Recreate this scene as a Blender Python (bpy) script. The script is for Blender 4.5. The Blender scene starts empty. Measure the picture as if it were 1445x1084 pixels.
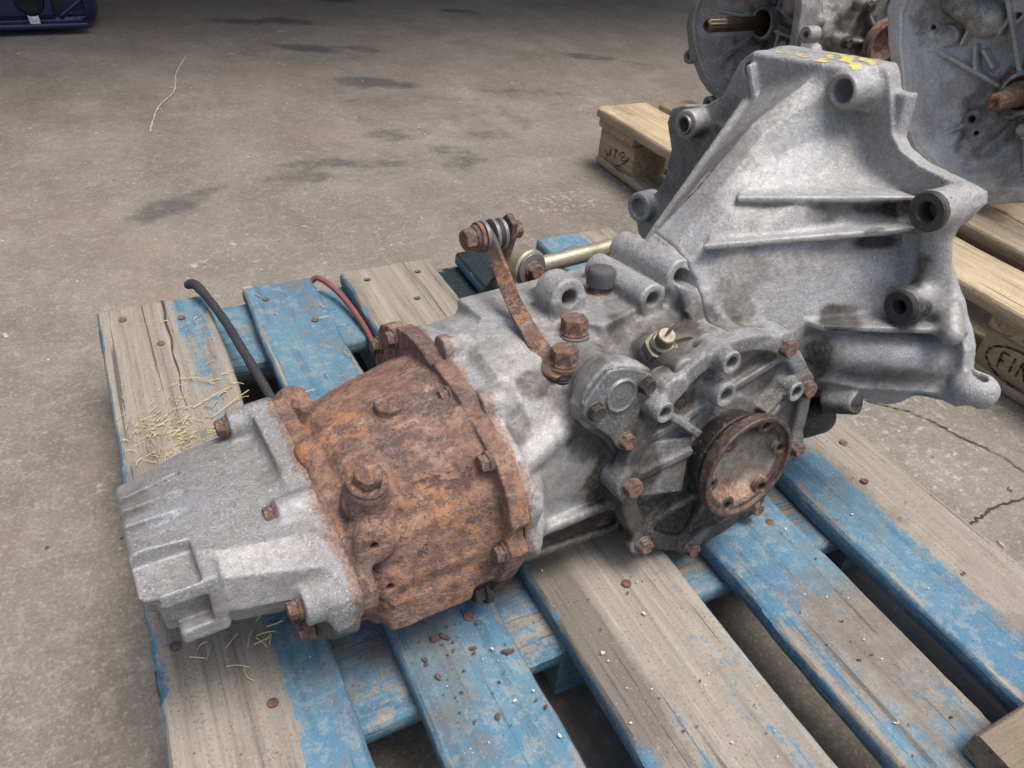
import bpy, bmesh, math, random
import numpy as np
from mathutils import Matrix, Vector, Euler

random.seed(7)
rng = np.random.default_rng(11)
SC = bpy.context.scene
COL = SC.collection
RAD = math.radians
DECK = 0.144                     # height of the blue pallet's deck above the concrete

# ------------------------------------------------------------------ camera
cam_d = bpy.data.cameras.new("camera")
cam = bpy.data.objects.new("camera", cam_d)
COL.objects.link(cam)
cam_d.sensor_fit = 'HORIZONTAL'
cam_d.sensor_width = 36.0
cam_d.lens = 27.53
cam_d.clip_start = 0.02
cam_d.clip_end = 200.0
CR = [[0.8911603765524669, -0.4468997736371306, 0.07819063617816796],
      [-0.21729838417743672, -0.5717332300158597, -0.7911400166402324],
      [0.3982644793309345, 0.6880419362355127, -0.6066165992491024]]
mw = Matrix.Identity(4)
for i in range(3):
    mw[i][0] = CR[0][i]; mw[i][1] = -CR[1][i]; mw[i][2] = -CR[2][i]
mw[0][3], mw[1][3], mw[2][3] = 0.05938, 0.20249, 0.58733 + DECK
cam.matrix_world = mw
SC.camera = cam

# ------------------------------------------------------------------ light
SUN_EL, SUN_ROT = RAD(74), RAD(140)
world = bpy.data.worlds.new("World")
SC.world = world
world.use_nodes = True
wn = world.node_tree.nodes
sky = wn.new('ShaderNodeTexSky')
sky.sky_type = 'NISHITA'
sky.sun_disc = False
sky.sun_elevation = SUN_EL
sky.sun_rotation = SUN_ROT
sky.air_density = 1.0
sky.dust_density = 5.0
sky.ozone_density = 1.0
world.node_tree.links.new(sky.outputs[0], wn['Background'].inputs[0])
wn['Background'].inputs[1].default_value = 0.11
sun_d = bpy.data.lights.new("sun", 'SUN')
sun_d.energy = 1.5
sun_d.angle = RAD(28)
sun_d.color = (1.0, 0.985, 0.96)
sun = bpy.data.objects.new("sun", sun_d)
COL.objects.link(sun)
sdir = Vector((math.cos(SUN_EL) * math.sin(SUN_ROT), math.cos(SUN_EL) * math.cos(SUN_ROT), math.sin(SUN_EL)))
sun.rotation_euler = (-sdir).to_track_quat('-Z', 'Y').to_euler()
sun.location = (3, -3, 6)
SC.view_settings.view_transform = 'Standard'
SC.view_settings.look = 'None'
SC.view_settings.exposure = 1.0
SC.view_settings.gamma = 1.0
SC.render.engine = 'CYCLES'

# ------------------------------------------------------------------ noise (numpy)
def _hash(ix, iy, iz, seed):
    h = (ix.astype(np.int64) * 73856093) ^ (iy.astype(np.int64) * 19349663) ^ (iz.astype(np.int64) * 83492791) ^ (seed * 2654435)
    h = (h ^ (h >> 13)) * 1274126177
    h = h ^ (h >> 16)
    return (h & 0xFFFF).astype(np.float32) / 65535.0

def vnoise(P, scale, seed=0):
    """smooth value noise, -1..1; scale = feature size"""
    p = np.asarray(P, np.float32) / scale
    i = np.floor(p).astype(np.int64); f = p - i
    f = f * f * (3 - 2 * f)
    r = 0
    for dx in (0, 1):
        wx = f[:, 0] if dx else 1 - f[:, 0]
        for dy in (0, 1):
            wy = f[:, 1] if dy else 1 - f[:, 1]
            for dz in (0, 1):
                wz = f[:, 2] if dz else 1 - f[:, 2]
                r = r + wx * wy * wz * _hash(i[:, 0] + dx, i[:, 1] + dy, i[:, 2] + dz, seed)
    return r * 2 - 1

def fbm(P, scale, seed=0, octv=3):
    a, r, t = 1.0, 0, 0
    for k in range(octv):
        r = r + a * vnoise(P, scale / 2 ** k, seed + k * 17); t += a; a *= .5
    return r / t

# ------------------------------------------------------------------ signed-distance casting kit (millimetres)
def _n(v):
    v = np.asarray(v, float); return v / np.linalg.norm(v)

def frame_from(axis, up=(0, 0, 1)):
    e3 = _n(axis)
    up = np.asarray(up, float)
    if abs(e3 @ _n(up)) > .98:
        up = np.array([1., 0, 0])
    e1 = _n(np.cross(up, e3)); e2 = np.cross(e3, e1)
    return e1, e2, e3

def poly2d(px, py, poly):
    """signed distance to a polygon, px/py broadcastable"""
    poly = np.asarray(poly, np.float32)
    d = None; s = None
    n = len(poly)
    for i in range(n):
        ax, ay = poly[i]; bx, by = poly[i - 1]
        ex, ey = bx - ax, by - ay
        wx, wy = px - ax, py - ay
        t = np.clip((wx * ex + wy * ey) / (ex * ex + ey * ey + 1e-9), 0, 1)
        dd = (wx - ex * t) ** 2 + (wy - ey * t) ** 2
        c1 = py >= ay; c2 = py < by; c3 = ex * wy > ey * wx
        flip = (c1 & c2 & c3) | (~c1 & ~c2 & ~c3)
        sg = np.where(flip, -1.0, 1.0).astype(np.float32)
        if d is None:
            d, s = dd, sg
        else:
            d = np.minimum(d, dd); s = s * sg
    return s * np.sqrt(d)

def p_cyl(p0, p1, r0, r1=None, rd=1.5):
    p0 = np.asarray(p0, float); p1 = np.asarray(p1, float)
    r1 = r0 if r1 is None else r1
    L = np.linalg.norm(p1 - p0); ax = (p1 - p0) / L
    def f(X, Y, Z):
        x, y, z = X - p0[0], Y - p0[1], Z - p0[2]
        t = x * ax[0] + y * ax[1] + z * ax[2]
        rr = np.sqrt(np.maximum(x * x + y * y + z * z - t * t, 0))
        dr = rr - (r0 + (r1 - r0) * np.clip(t / L, 0, 1)) + rd
        da = np.abs(t - L / 2) - L / 2 + rd
        return np.minimum(np.maximum(dr, da), 0) + np.sqrt(np.maximum(dr, 0) ** 2 + np.maximum(da, 0) ** 2) - rd
    R = max(r0, r1)
    return f, np.minimum(p0, p1) - R, np.maximum(p0, p1) + R

def p_cap(p0, p1, r0, r1=None):
    p0 = np.asarray(p0, float); p1 = np.asarray(p1, float)
    r1 = r0 if r1 is None else r1
    e = p1 - p0; L2 = float(e @ e) + 1e-9
    def f(X, Y, Z):
        x, y, z = X - p0[0], Y - p0[1], Z - p0[2]
        t = np.clip((x * e[0] + y * e[1] + z * e[2]) / L2, 0, 1)
        return np.sqrt((x - e[0] * t) ** 2 + (y - e[1] * t) ** 2 + (z - e[2] * t) ** 2) - (r0 + (r1 - r0) * t)
    R = max(r0, r1)
    return f, np.minimum(p0, p1) - R, np.maximum(p0, p1) + R

def p_box(c, half, axes=None, rd=1.5):
    c = np.asarray(c, float); half = np.asarray(half, float)
    A = np.eye(3) if axes is None else np.asarray(axes, float)
    def f(X, Y, Z):
        x, y, z = X - c[0], Y - c[1], Z - c[2]
        o = 0; m = None
        for k in range(3):
            q = np.abs(x * A[k, 0] + y * A[k, 1] + z * A[k, 2]) - (half[k] - rd)
            o = o + np.maximum(q, 0) ** 2
            m = q if m is None else np.maximum(m, q)
        return np.sqrt(o) + np.minimum(m, 0) - rd
    ext = np.abs(A.T) @ half
    return f, c - ext, c + ext

def p_prism(axis, poly, lo, hi, rd=1.5):
    """polygon extruded along axis 0/1/2; polygon in the two other coordinates in order"""
    poly = np.asarray(poly, float)
    o = [i for i in range(3) if i != axis]
    def f(X, Y, Z):
        C = (X, Y, Z)
        d = poly2d(C[o[0]].astype(np.float32), C[o[1]].astype(np.float32), poly) + rd
        da = np.abs(C[axis] - (lo + hi) / 2) - (hi - lo) / 2 + rd
        return np.minimum(np.maximum(d, da), 0) + np.sqrt(np.maximum(d, 0) ** 2 + np.maximum(da, 0) ** 2) - rd
    a = np.zeros(3); b = np.zeros(3)
    a[axis], b[axis] = lo, hi
    a[o] = poly.min(0); b[o] = poly.max(0)
    return f, a, b

def p_slab(pts, t, rd=1.2):
    """flat rib: planar 3-D polygon pts thickened by t"""
    P = np.asarray(pts, float)
    c = P[0]
    nrm = _n(np.cross(P[1] - c, P[2] - c))
    e1 = _n(P[1] - c); e2 = np.cross(nrm, e1)
    poly = np.stack([(P - c) @ e1, (P - c) @ e2], 1)
    def f(X, Y, Z):
        x, y, z = X - c[0], Y - c[1], Z - c[2]
        a = x * e1[0] + y * e1[1] + z * e1[2]; b = x * e2[0] + y * e2[1] + z * e2[2]
        d = poly2d(a, b, poly) + rd
        da = np.abs(x * nrm[0] + y * nrm[1] + z * nrm[2]) - t / 2 + rd
        return np.minimum(np.maximum(d, da), 0) + np.sqrt(np.maximum(d, 0) ** 2 + np.maximum(da, 0) ** 2) - rd
    return f, P.min(0) - t, P.max(0) + t

def resample(poly, n):
    P = np.asarray(poly, float); Q = np.vstack([P, P[:1]])
    return Q

def p_loft(secs, rd=2.0, axis=0):
    """secs: list of (u, polygon) with equal vertex counts"""
    us = np.array([s[0] for s in secs], float)
    ps = np.array([s[1] for s in secs], float)
    o = [i for i in range(3) if i != axis]
    def f(X, Y, Z):
        C = [X, Y, Z]
        U = C[axis].ravel()
        shp = [X.shape[0], Y.shape[1], Z.shape[2]]
        out = np.empty(shp, np.float32)
        A = C[o[0]].astype(np.float32); B = C[o[1]].astype(np.float32)
        for k, u in enumerate(U):
            uu = min(max(u, us[0]), us[-1])
            j = min(max(int(np.searchsorted(us, uu)) - 1, 0), len(us) - 2)
            t = (uu - us[j]) / (us[j + 1] - us[j])
            d = poly2d(A, B, ps[j] * (1 - t) + ps[j + 1] * t)
            sl = [slice(None)] * 3; sl[axis] = slice(k, k + 1)
            out[tuple(sl)] = d
        out += rd
        da = np.abs(C[axis] - (us[0] + us[-1]) / 2) - (us[-1] - us[0]) / 2 + rd
        return np.minimum(np.maximum(out, da), 0) + np.sqrt(np.maximum(out, 0) ** 2 + np.maximum(da, 0) ** 2) - rd
    a = np.zeros(3); b = np.zeros(3)
    a[axis], b[axis] = us[0], us[-1]
    a[o] = ps.min((0, 1)); b[o] = ps.max((0, 1))
    return f, a, b

class Field:
    def __init__(s, lo, hi, h):
        s.lo = np.asarray(lo, float); s.h = h
        s.n = np.ceil((np.asarray(hi, float) - s.lo) / h).astype(int) + 1
        s.a = np.full(s.n, 60.0, np.float32)
    def _blk(s, lo, hi, pad):
        i0 = np.maximum(np.floor((lo - pad - s.lo) / s.h).astype(int), 0)
        i1 = np.minimum(np.ceil((hi + pad - s.lo) / s.h).astype(int) + 1, s.n)
        if np.any(i1 <= i0):
            return None
        ax = [(s.lo[k] + s.h * np.arange(i0[k], i1[k])).astype(np.float32) for k in range(3)]
        return tuple(slice(i0[k], i1[k]) for k in range(3)), ax[0][:, None, None], ax[1][None, :, None], ax[2][None, None, :]
    def add(s, prim, k=4.0):
        fn, lo, hi = prim
        b = s._blk(lo, hi, k + 2 * s.h)
        if b is None: return s
        sl, X, Y, Z = b
        d = fn(X, Y, Z).astype(np.float32); a = s.a[sl]
        if k > 0:
            q = np.maximum(k - np.abs(a - d), 0)
            s.a[sl] = np.minimum(a, d) - q * q / (4 * k)
        else:
            s.a[sl] = np.minimum(a, d)
        return s
    def sub(s, prim, k=1.5):
        fn, lo, hi = prim
        b = s._blk(lo, hi, k + 2 * s.h)
        if b is None: return s
        sl, X, Y, Z = b
        d = -fn(X, Y, Z).astype(np.float32); a = s.a[sl]
        if k > 0:
            q = np.maximum(k - np.abs(a - d), 0)
            s.a[sl] = np.maximum(a, d) + q * q / (4 * k)
        else:
            s.a[sl] = np.maximum(a, d)
        return s
    def hole(s, p0, p1, r, k=1.0):
        return s.sub(p_cyl(p0, p1, r, rd=.5), k)
    def mesh(s):
        a = s.a.copy()
        for k in range(3):
            sl = [slice(None)] * 3
            for e in (0, -1):
                sl[k] = e; a[tuple(sl)] = np.maximum(a[tuple(sl)], .3 * s.h)
        ins = a < 0
        n = np.array(a.shape) - 1
        cnt = np.zeros(n, np.int8)
        for dx in (0, 1):
            for dy in (0, 1):
                for dz in (0, 1):
                    cnt += ins[dx:n[0] + dx, dy:n[1] + dy, dz:n[2] + dz]
        act = (cnt > 0) & (cnt < 8)
        idx = np.argwhere(act)
        vid = np.full(n, -1, np.int32)
        vid[act] = np.arange(len(idx))
        acc = np.zeros((len(idx), 3), np.float32); c = np.zeros(len(idx), np.float32)
        I, J, K = idx.T
        for ax in range(3):
            o = [i for i in range(3) if i != ax]
            for p in (0, 1):
                for q in (0, 1):
                    d = [0, 0, 0]; d[o[0]] = p; d[o[1]] = q
                    e = list(d); e[ax] = 1
                    va = a[I + d[0], J + d[1], K + d[2]]; vb = a[I + e[0], J + e[1], K + e[2]]
                    m = (va < 0) != (vb < 0)
                    t = np.where(m, va / np.where(va == vb, 1, va - vb), 0)
                    pt = np.zeros((len(idx), 3), np.float32); pt[:] = d
                    pt[:, ax] += t
                    acc += pt * m[:, None]; c += m
        V = (idx + acc / c[:, None]) * s.h + s.lo
        Q = []
        for ax in range(3):
            o = [i for i in range(3) if i != ax]
            lo = [slice(1, -1)] * 3; hi = [slice(1, -1)] * 3
            lo[ax] = slice(0, -1); hi[ax] = slice(1, None)
            A = ins[tuple(lo)]; Bm = ins[tuple(hi)]
            e = np.argwhere(A != Bm)
            if not len(e): continue
            off = np.array([1, 1, 1]); off[ax] = 0
            e0 = e + off
            fl = A[tuple(e.T)]
            def g(p, q):
                m = e0.copy(); m[:, o[0]] -= p; m[:, o[1]] -= q
                return vid[m[:, 0], m[:, 1], m[:, 2]]
            q = np.stack([g(1, 1), g(0, 1), g(0, 0), g(1, 0)], 1)
            if ax == 1: fl = ~fl
            q = np.where(fl[:, None], q, q[:, ::-1])
            Q.append(q)
        Q = np.vstack(Q)
        return V, Q

def vnormals(V, Q):
    nq = np.cross(V[Q[:, 2]] - V[Q[:, 0]], V[Q[:, 3]] - V[Q[:, 1]])
    N = np.zeros_like(V)
    for k in range(4):
        for c in range(3):
            N[:, c] += np.bincount(Q[:, k], nq[:, c], len(V))
    return N / (np.linalg.norm(N, axis=1)[:, None] + 1e-9)

# ------------------------------------------------------------------ objects
def tag(o, label, cat, group=None):
    o['label'] = label; o['category'] = cat
    if group: o['group'] = group
    return o

def empty(name, M):
    o = bpy.data.objects.new(name, None)
    COL.objects.link(o)
    o.empty_display_size = .05
    o.matrix_world = M
    return o

def link(name, me, mat=None, parent=None, M=None):
    o = bpy.data.objects.new(name, me)
    COL.objects.link(o)
    if mat is not None and not me.materials:
        me.materials.append(mat)
    if parent is not None: o.parent = parent
    if M is not None: o.matrix_basis = M
    return o

def np_mesh(name, V, Q, smooth=True, attrs=None, scale=.001):
    me = bpy.data.meshes.new(name)
    V = np.asarray(V, np.float32) * scale
    me.vertices.add(len(V)); me.vertices.foreach_set('co', V.ravel())
    k = Q.shape[1]
    me.loops.add(Q.size); me.loops.foreach_set('vertex_index', Q.astype(np.int32).ravel())
    me.polygons.add(len(Q)); me.polygons.foreach_set('loop_start', np.arange(0, Q.size, k, dtype=np.int32))
    me.update(calc_edges=True)
    me.polygons.foreach_set('use_smooth', np.full(len(Q), smooth))
    for nm, a in (attrs or {}).items():
        at = me.attributes.new(nm, 'FLOAT', 'POINT')
        at.data.foreach_set('value', np.asarray(a, np.float32))
    me.validate()
    return me

def blobs(V, lst, seed=0):
    """oily dirt and painted-in shade from a list of (centre, radius, strength): soft ragged patches"""
    m = np.zeros(len(V), np.float32)
    n = fbm(V, 30, seed, 4)
    for c, r, s in lst:
        r3 = np.broadcast_to(np.asarray(r, float), 3)
        d = np.linalg.norm((V - np.asarray(c, float)) / r3, axis=1) + n * .62
        m = np.maximum(m, s * np.clip((1.12 - d) / .42, 0, 1))
    return m

def cast(name, fld, mat, parent, grime_shade=(), disp=.5, dscale=16, seed=0, scale=.001):
    V, Q = fld.mesh()
    N = vnormals(V, Q)
    V2 = V + N * (disp * fbm(V, dscale, seed, 3))[:, None]
    at = {'grime_shade': blobs(V, grime_shade, seed)}
    return link(name, np_mesh(name, V2, Q, True, at, scale), mat, parent)

def bm_mesh(name, bm, smooth_angle=None, scale=1.0):
    me = bpy.data.meshes.new(name)
    bmesh.ops.recalc_face_normals(bm, faces=bm.faces)
    bm.to_mesh(me); bm.free()
    if scale != 1.0:
        me.transform(Matrix.Scale(scale, 4))
    if smooth_angle:
        me.polygons.foreach_set('use_smooth', np.full(len(me.polygons), True))
        me.set_sharp_from_angle(angle=RAD(smooth_angle))
    return me

def lathe(profile, seg=32, closed=True):
    """profile: [(r, z)] around z; returns bmesh (mm)"""
    bm = bmesh.new()
    rings = []
    for r, z in profile:
        if r < 1e-6:
            rings.append([bm.verts.new((0, 0, z))])
        else:
            rings.append([bm.verts.new((r * math.cos(2 * math.pi * k / seg), r * math.sin(2 * math.pi * k / seg), z)) for k in range(seg)])
    for a, b in zip(rings, rings[1:]):
        for k in range(seg):
            k2 = (k + 1) % seg
            if len(a) == 1 and len(b) == 1: continue
            if len(a) == 1: bm.faces.new((a[0], b[k], b[k2]))
            elif len(b) == 1: bm.faces.new((a[k], a[k2], b[0]))
            else: bm.faces.new((a[k], a[k2], b[k2], b[k]))
    return bm

def axis_mat(p, axis, roll=0.0, up=(0, 0, 1)):
    """local matrix (metres) with z along axis at point p (mm)"""
    e1, e2, e3 = frame_from(axis, up)
    M = Matrix(((e1[0], e2[0], e3[0], p[0] * .001), (e1[1], e2[1], e3[1], p[1] * .001), (e1[2], e2[2], e3[2], p[2] * .001), (0, 0, 0, 1)))
    return M @ Matrix.Rotation(roll, 4, 'Z')

def hexbolt(name, af, h, flange=None, fh=2.5, washer=None, dish=True):
    """hexagon head bolt, z up from the seat (mm): flange washer, chamfered hexagon"""
    prof = []
    bm = bmesh.new()
    z0 = 0.0
    def ring(r, z, n=24, ph=0.0):
        return [bm.verts.new((r * math.cos(ph + 2 * math.pi * k / n), r * math.sin(ph + 2 * math.pi * k / n), z)) for k in range(n)]
    def skin(a, b):
        n = len(a)
        for k in range(n): bm.faces.new((a[k], a[(k + 1) % n], b[(k + 1) % n], b[k]))
    if flange:
        a = ring(flange, -2); b = ring(flange, fh * .6); c = ring(flange * .93, fh); d = ring(af * .45, fh)
        skin(a, b); skin(b, c); skin(c, d); z0 = fh - .2
    R = af / 2 / math.cos(math.pi / 6)
    # hexagon with chamfer: 24-gon radii limited
    def hexr(r_lim, z):
        vs = []
        for k in range(24):
            t = 2 * math.pi * k / 24
            tt = ((t + math.pi / 6) % (math.pi / 3)) - math.pi / 6
            rr = min(af / 2 / math.cos(tt), r_lim)
            vs.append(bm.verts.new((rr * math.cos(t), rr * math.sin(t), z)))
        return vs
    a = hexr(R, z0 - 3); b = hexr(R, h * .84); c = hexr(R * .94, h * .95); d = hexr(af * .46, h); e = hexr(af * .36, h - (.6 if dish else 0))
    skin(a, b); skin(b, c); skin(c, d); skin(d, e)
    bm.faces.new(e)
    return bm_mesh(name, bm, 28, .001)

def tube_mesh(name, pts, r, n=8, closed_ends=True, scale=1.0):
    P = [Vector(p) for p in pts]
    bm = bmesh.new(); rings = []
    for i, p in enumerate(P):
        t = (P[min(i + 1, len(P) - 1)] - P[max(i - 1, 0)]).normalized()
        e1, e2, _ = frame_from(t, (0.13, 0.2, 1))
        rr = r[i] if hasattr(r, '__len__') else r
        rings.append([bm.verts.new(p + Vector(e1) * rr * math.cos(2 * math.pi * k / n) + Vector(e2) * rr * math.sin(2 * math.pi * k / n)) for k in range(n)])
    for a, b in zip(rings, rings[1:]):
        for k in range(n): bm.faces.new((a[k], a[(k + 1) % n], b[(k + 1) % n], b[k]))
    if closed_ends:
        bm.faces.new(rings[0]); bm.faces.new(rings[-1])
    return bm_mesh(name, bm, 50, scale)

def spline(pts, n=8):
    """Catmull-Rom through pts"""
    P = [np.asarray(p, float) for p in pts]
    P = [2 * P[0] - P[1]] + P + [2 * P[-1] - P[-2]]
    out = []
    for i in range(1, len(P) - 2):
        for k in range(n):
            t = k / n
            out.append(.5 * ((2 * P[i]) + (-P[i - 1] + P[i + 1]) * t + (2 * P[i - 1] - 5 * P[i] + 4 * P[i + 1] - P[i + 2]) * t * t + (-P[i - 1] + 3 * P[i] - 3 * P[i + 1] + P[i + 2]) * t ** 3))
    out.append(P[-2])
    return out

# ------------------------------------------------------------------ materials
class NT:
    def __init__(s, name):
        s.m = bpy.data.materials.new(name); s.m.use_nodes = True
        s.t = s.m.node_tree; s.n = s.t.nodes; s.b = s.n['Principled BSDF']
        s.tc = s.n.new('ShaderNodeTexCoord')
    def _in(s, sock, v):
        if v is None: return
        if isinstance(v, bpy.types.NodeSocket): s.t.links.new(v, sock)
        else:
            if sock.type == 'RGBA' and not hasattr(v, '__len__'): v = (v, v, v, 1)
            if sock.type == 'RGBA' and len(v) == 3: v = (*v, 1)
            sock.default_value = v
    def map(s, scale=(1, 1, 1), loc=None, src='Object', rnd=False):
        mp = s.n.new('ShaderNodeMapping')
        s.t.links.new(s.tc.outputs[src], mp.inputs[0])
        mp.inputs['Scale'].default_value = scale
        if rnd:
            oi = s.n.new('ShaderNodeObjectInfo'); sc = s.n.new('ShaderNodeMath'); sc.operation = 'MULTIPLY'
            s.t.links.new(oi.outputs['Random'], sc.inputs[0]); sc.inputs[1].default_value = 37.0
            cb = s.n.new('ShaderNodeCombineXYZ')
            for k in range(3): s.t.links.new(sc.outputs[0], cb.inputs[k])
            s.t.links.new(cb.outputs[0], mp.inputs['Location'])
        elif loc: mp.inputs['Location'].default_value = loc
        return mp.outputs[0]
    def noise(s, scale, det=4, rough=.55, vec=None, dist=0.0, src='Object'):
        n = s.n.new('ShaderNodeTexNoise')
        s.t.links.new(vec if vec is not None else s.tc.outputs[src], n.inputs['Vector'])
        n.inputs['Scale'].default_value = scale; n.inputs['Detail'].default_value = det
        n.inputs['Roughness'].default_value = rough; n.inputs['Distortion'].default_value = dist
        return n.outputs['Fac']
    def voro(s, scale, vec=None, feat='F1', rand=1.0, src='Object'):
        n = s.n.new('ShaderNodeTexVoronoi'); n.feature = feat
        s.t.links.new(vec if vec is not None else s.tc.outputs[src], n.inputs['Vector'])
        n.inputs['Scale'].default_value = scale; n.inputs['Randomness'].default_value = rand
        return n.outputs['Distance']
    def step(s, v, lo, hi, a=0.0, b=1.0):
        n = s.n.new('ShaderNodeMapRange'); n.interpolation_type = 'SMOOTHSTEP'
        s._in(n.inputs[0], v)
        for k, x in zip((1, 2, 3, 4), (lo, hi, a, b)): n.inputs[k].default_value = x
        return n.outputs[0]
    def lin(s, v, lo, hi, a=0.0, b=1.0):
        n = s.n.new('ShaderNodeMapRange')
        s._in(n.inputs[0], v)
        for k, x in zip((1, 2, 3, 4), (lo, hi, a, b)): n.inputs[k].default_value = x
        return n.outputs[0]
    def math(s, op, a, b=0.0, c=None):
        n = s.n.new('ShaderNodeMath'); n.operation = op
        s._in(n.inputs[0], a); s._in(n.inputs[1], b)
        if c is not None: s._in(n.inputs[2], c)
        return n.outputs[0]
    def mix(s, f, a, b):
        n = s.n.new('ShaderNodeMix'); n.data_type = 'RGBA'
        s._in(n.inputs['Factor'], f); s._in(n.inputs['A'] if False else n.inputs[6], a); s._in(n.inputs[7], b)
        return n.outputs[2]
    def ramp(s, v, stops):
        n = s.n.new('ShaderNodeValToRGB'); s._in(n.inputs[0], v)
        e = n.color_ramp.elements
        while len(e) < len(stops): e.new(.5)
        for el, (p, c) in zip(e, stops):
            el.position = p; el.color = (*c, 1)
        return n.outputs[0]
    def attr(s, name):
        n = s.n.new('ShaderNodeAttribute'); n.attribute_name = name
        return n.outputs['Fac']
    def sep(s, vec, k):
        n = s.n.new('ShaderNodeSeparateXYZ'); s.t.links.new(vec, n.inputs[0])
        return n.outputs[k]
    def bump(s, h, strength, dist, prev=None):
        n = s.n.new('ShaderNodeBump'); s._in(n.inputs['Height'], h)
        n.inputs['Strength'].default_value = strength; n.inputs['Distance'].default_value = dist
        if prev is not None: s.t.links.new(prev, n.inputs['Normal'])
        return n.outputs[0]
    def out(s, col=None, rough=None, metal=None, normal=None, spec=None):
        s._in(s.b.inputs['Base Color'], col); s._in(s.b.inputs['Roughness'], rough)
        s._in(s.b.inputs['Metallic'], metal); s._in(s.b.inputs['Normal'], normal)
        s._in(s.b.inputs['Specular IOR Level'], spec)
        return s.m

def alu_mat(name, base=(.315, .308, .297), dirt=(.225, .213, .197), dirtiness=.5, metal=.25, off=0.0):
    t = NT(name)
    v = t.map(loc=(off, off * 1.7, off * .6))
    big = t.noise(9, 5, .6, v); mid = t.noise(38, 5, .65, v); fine = t.noise(260, 3, .7, v); grit = t.noise(900, 2, .6, v)
    f = t.math('ADD', t.math('MULTIPLY', big, .55), t.math('ADD', t.math('MULTIPLY', mid, .3), t.math('MULTIPLY', fine, .25)))
    f = t.step(f, .66 - dirtiness * .34, .86 - dirtiness * .34)
    col = t.mix(f, base, dirt)
    mot = t.noise(150, 7, .78, v)
    col = t.mix(t.math('MULTIPLY', t.step(mot, .48, .55), .24), col, tuple(x * .62 for x in dirt))
    col = t.mix(t.math('MULTIPLY', t.step(mot, .47, .41), .22), col, tuple(min(1, x * 1.35) for x in base))
    # chalky white corrosion bloom and bruises
    wf = t.math('MULTIPLY', t.step(mid, .5, .68), t.step(fine, .55, .72))
    col = t.mix(t.math('MULTIPLY', wf, .75), col, (.52, .535, .55))
    blue = t.step(t.noise(14, 4, .6, t.map(loc=(off + 7, 3, 1))), .5, .72)
    col = t.mix(t.math('MULTIPLY', blue, .38), col, (.30, .325, .37))
    gr2 = t.noise(520, 4, .8, v)
    col = t.mix(t.math('MULTIPLY', t.step(gr2, .575, .62), .45), col, (.62, .62, .61))
    col = t.mix(t.math('MULTIPLY', t.step(gr2, .42, .37), .55), col, (.085, .078, .07))
    sp = t.step(t.voro(330, v), .0, .16, 1, 0)
    col = t.mix(t.math('MULTIPLY', sp, t.step(mid, .42, .6)), col, (.6, .6, .59))
    pit = t.step(t.voro(520, v), .10, .26, 1, 0)
    dk = t.math('MAXIMUM', t.step(fine, .3, .42, 1, 0), t.math('MULTIPLY', pit, t.step(mid, .62, .44)))
    col = t.mix(t.math('MULTIPLY', dk, .55), col, (.12, .11, .10))
    rs = t.attr('rusty')
    rk = t.step(t.math('ADD', rs, t.math('MULTIPLY', t.math('SUBTRACT', mot, .5), 1.2)), .45, .8)
    col = t.mix(t.math('MULTIPLY', rk, .75), col, t.mix(t.step(fine, .42, .6), (.12, .07, .05), (.26, .15, .095)))
    g = t.attr('grime_shade')  # oily dirt together with painted shade of recesses and low sides
    gn = t.math('ADD', g, t.math('ADD', t.math('MULTIPLY', t.math('SUBTRACT', mid, .5), .8), t.math('MULTIPLY', t.math('SUBTRACT', fine, .5), .7)))
    col = t.mix(t.math('MULTIPLY', t.step(gn, .16, .62), .66), col, (.125, .112, .096))
    gm = t.step(gn, .5, .92)
    gcol = t.mix(t.step(fine, .42, .62), (.020, .018, .016), (.07, .062, .052))
    col = t.mix(gm, col, gcol)
    metl = t.math('MULTIPLY', t.math('SUBTRACT', 1.0, gm), t.lin(f, 0, 1, metal, metal * .35))
    rough = t.math('ADD', t.lin(fine, .3, .7, .42, .62), t.math('MULTIPLY', f, .12))
    h = t.math('ADD', t.math('MULTIPLY', fine, .7), t.math('MULTIPLY', grit, .35))
    h = t.math('ADD', h, t.math('MULTIPLY', mot, .5))
    nb = t.bump(t.math('MULTIPLY', h, t.step(big, .32, .62, .45, 1.2)), .6, .0018)
    return t.out(col, rough, metl, nb)

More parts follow.
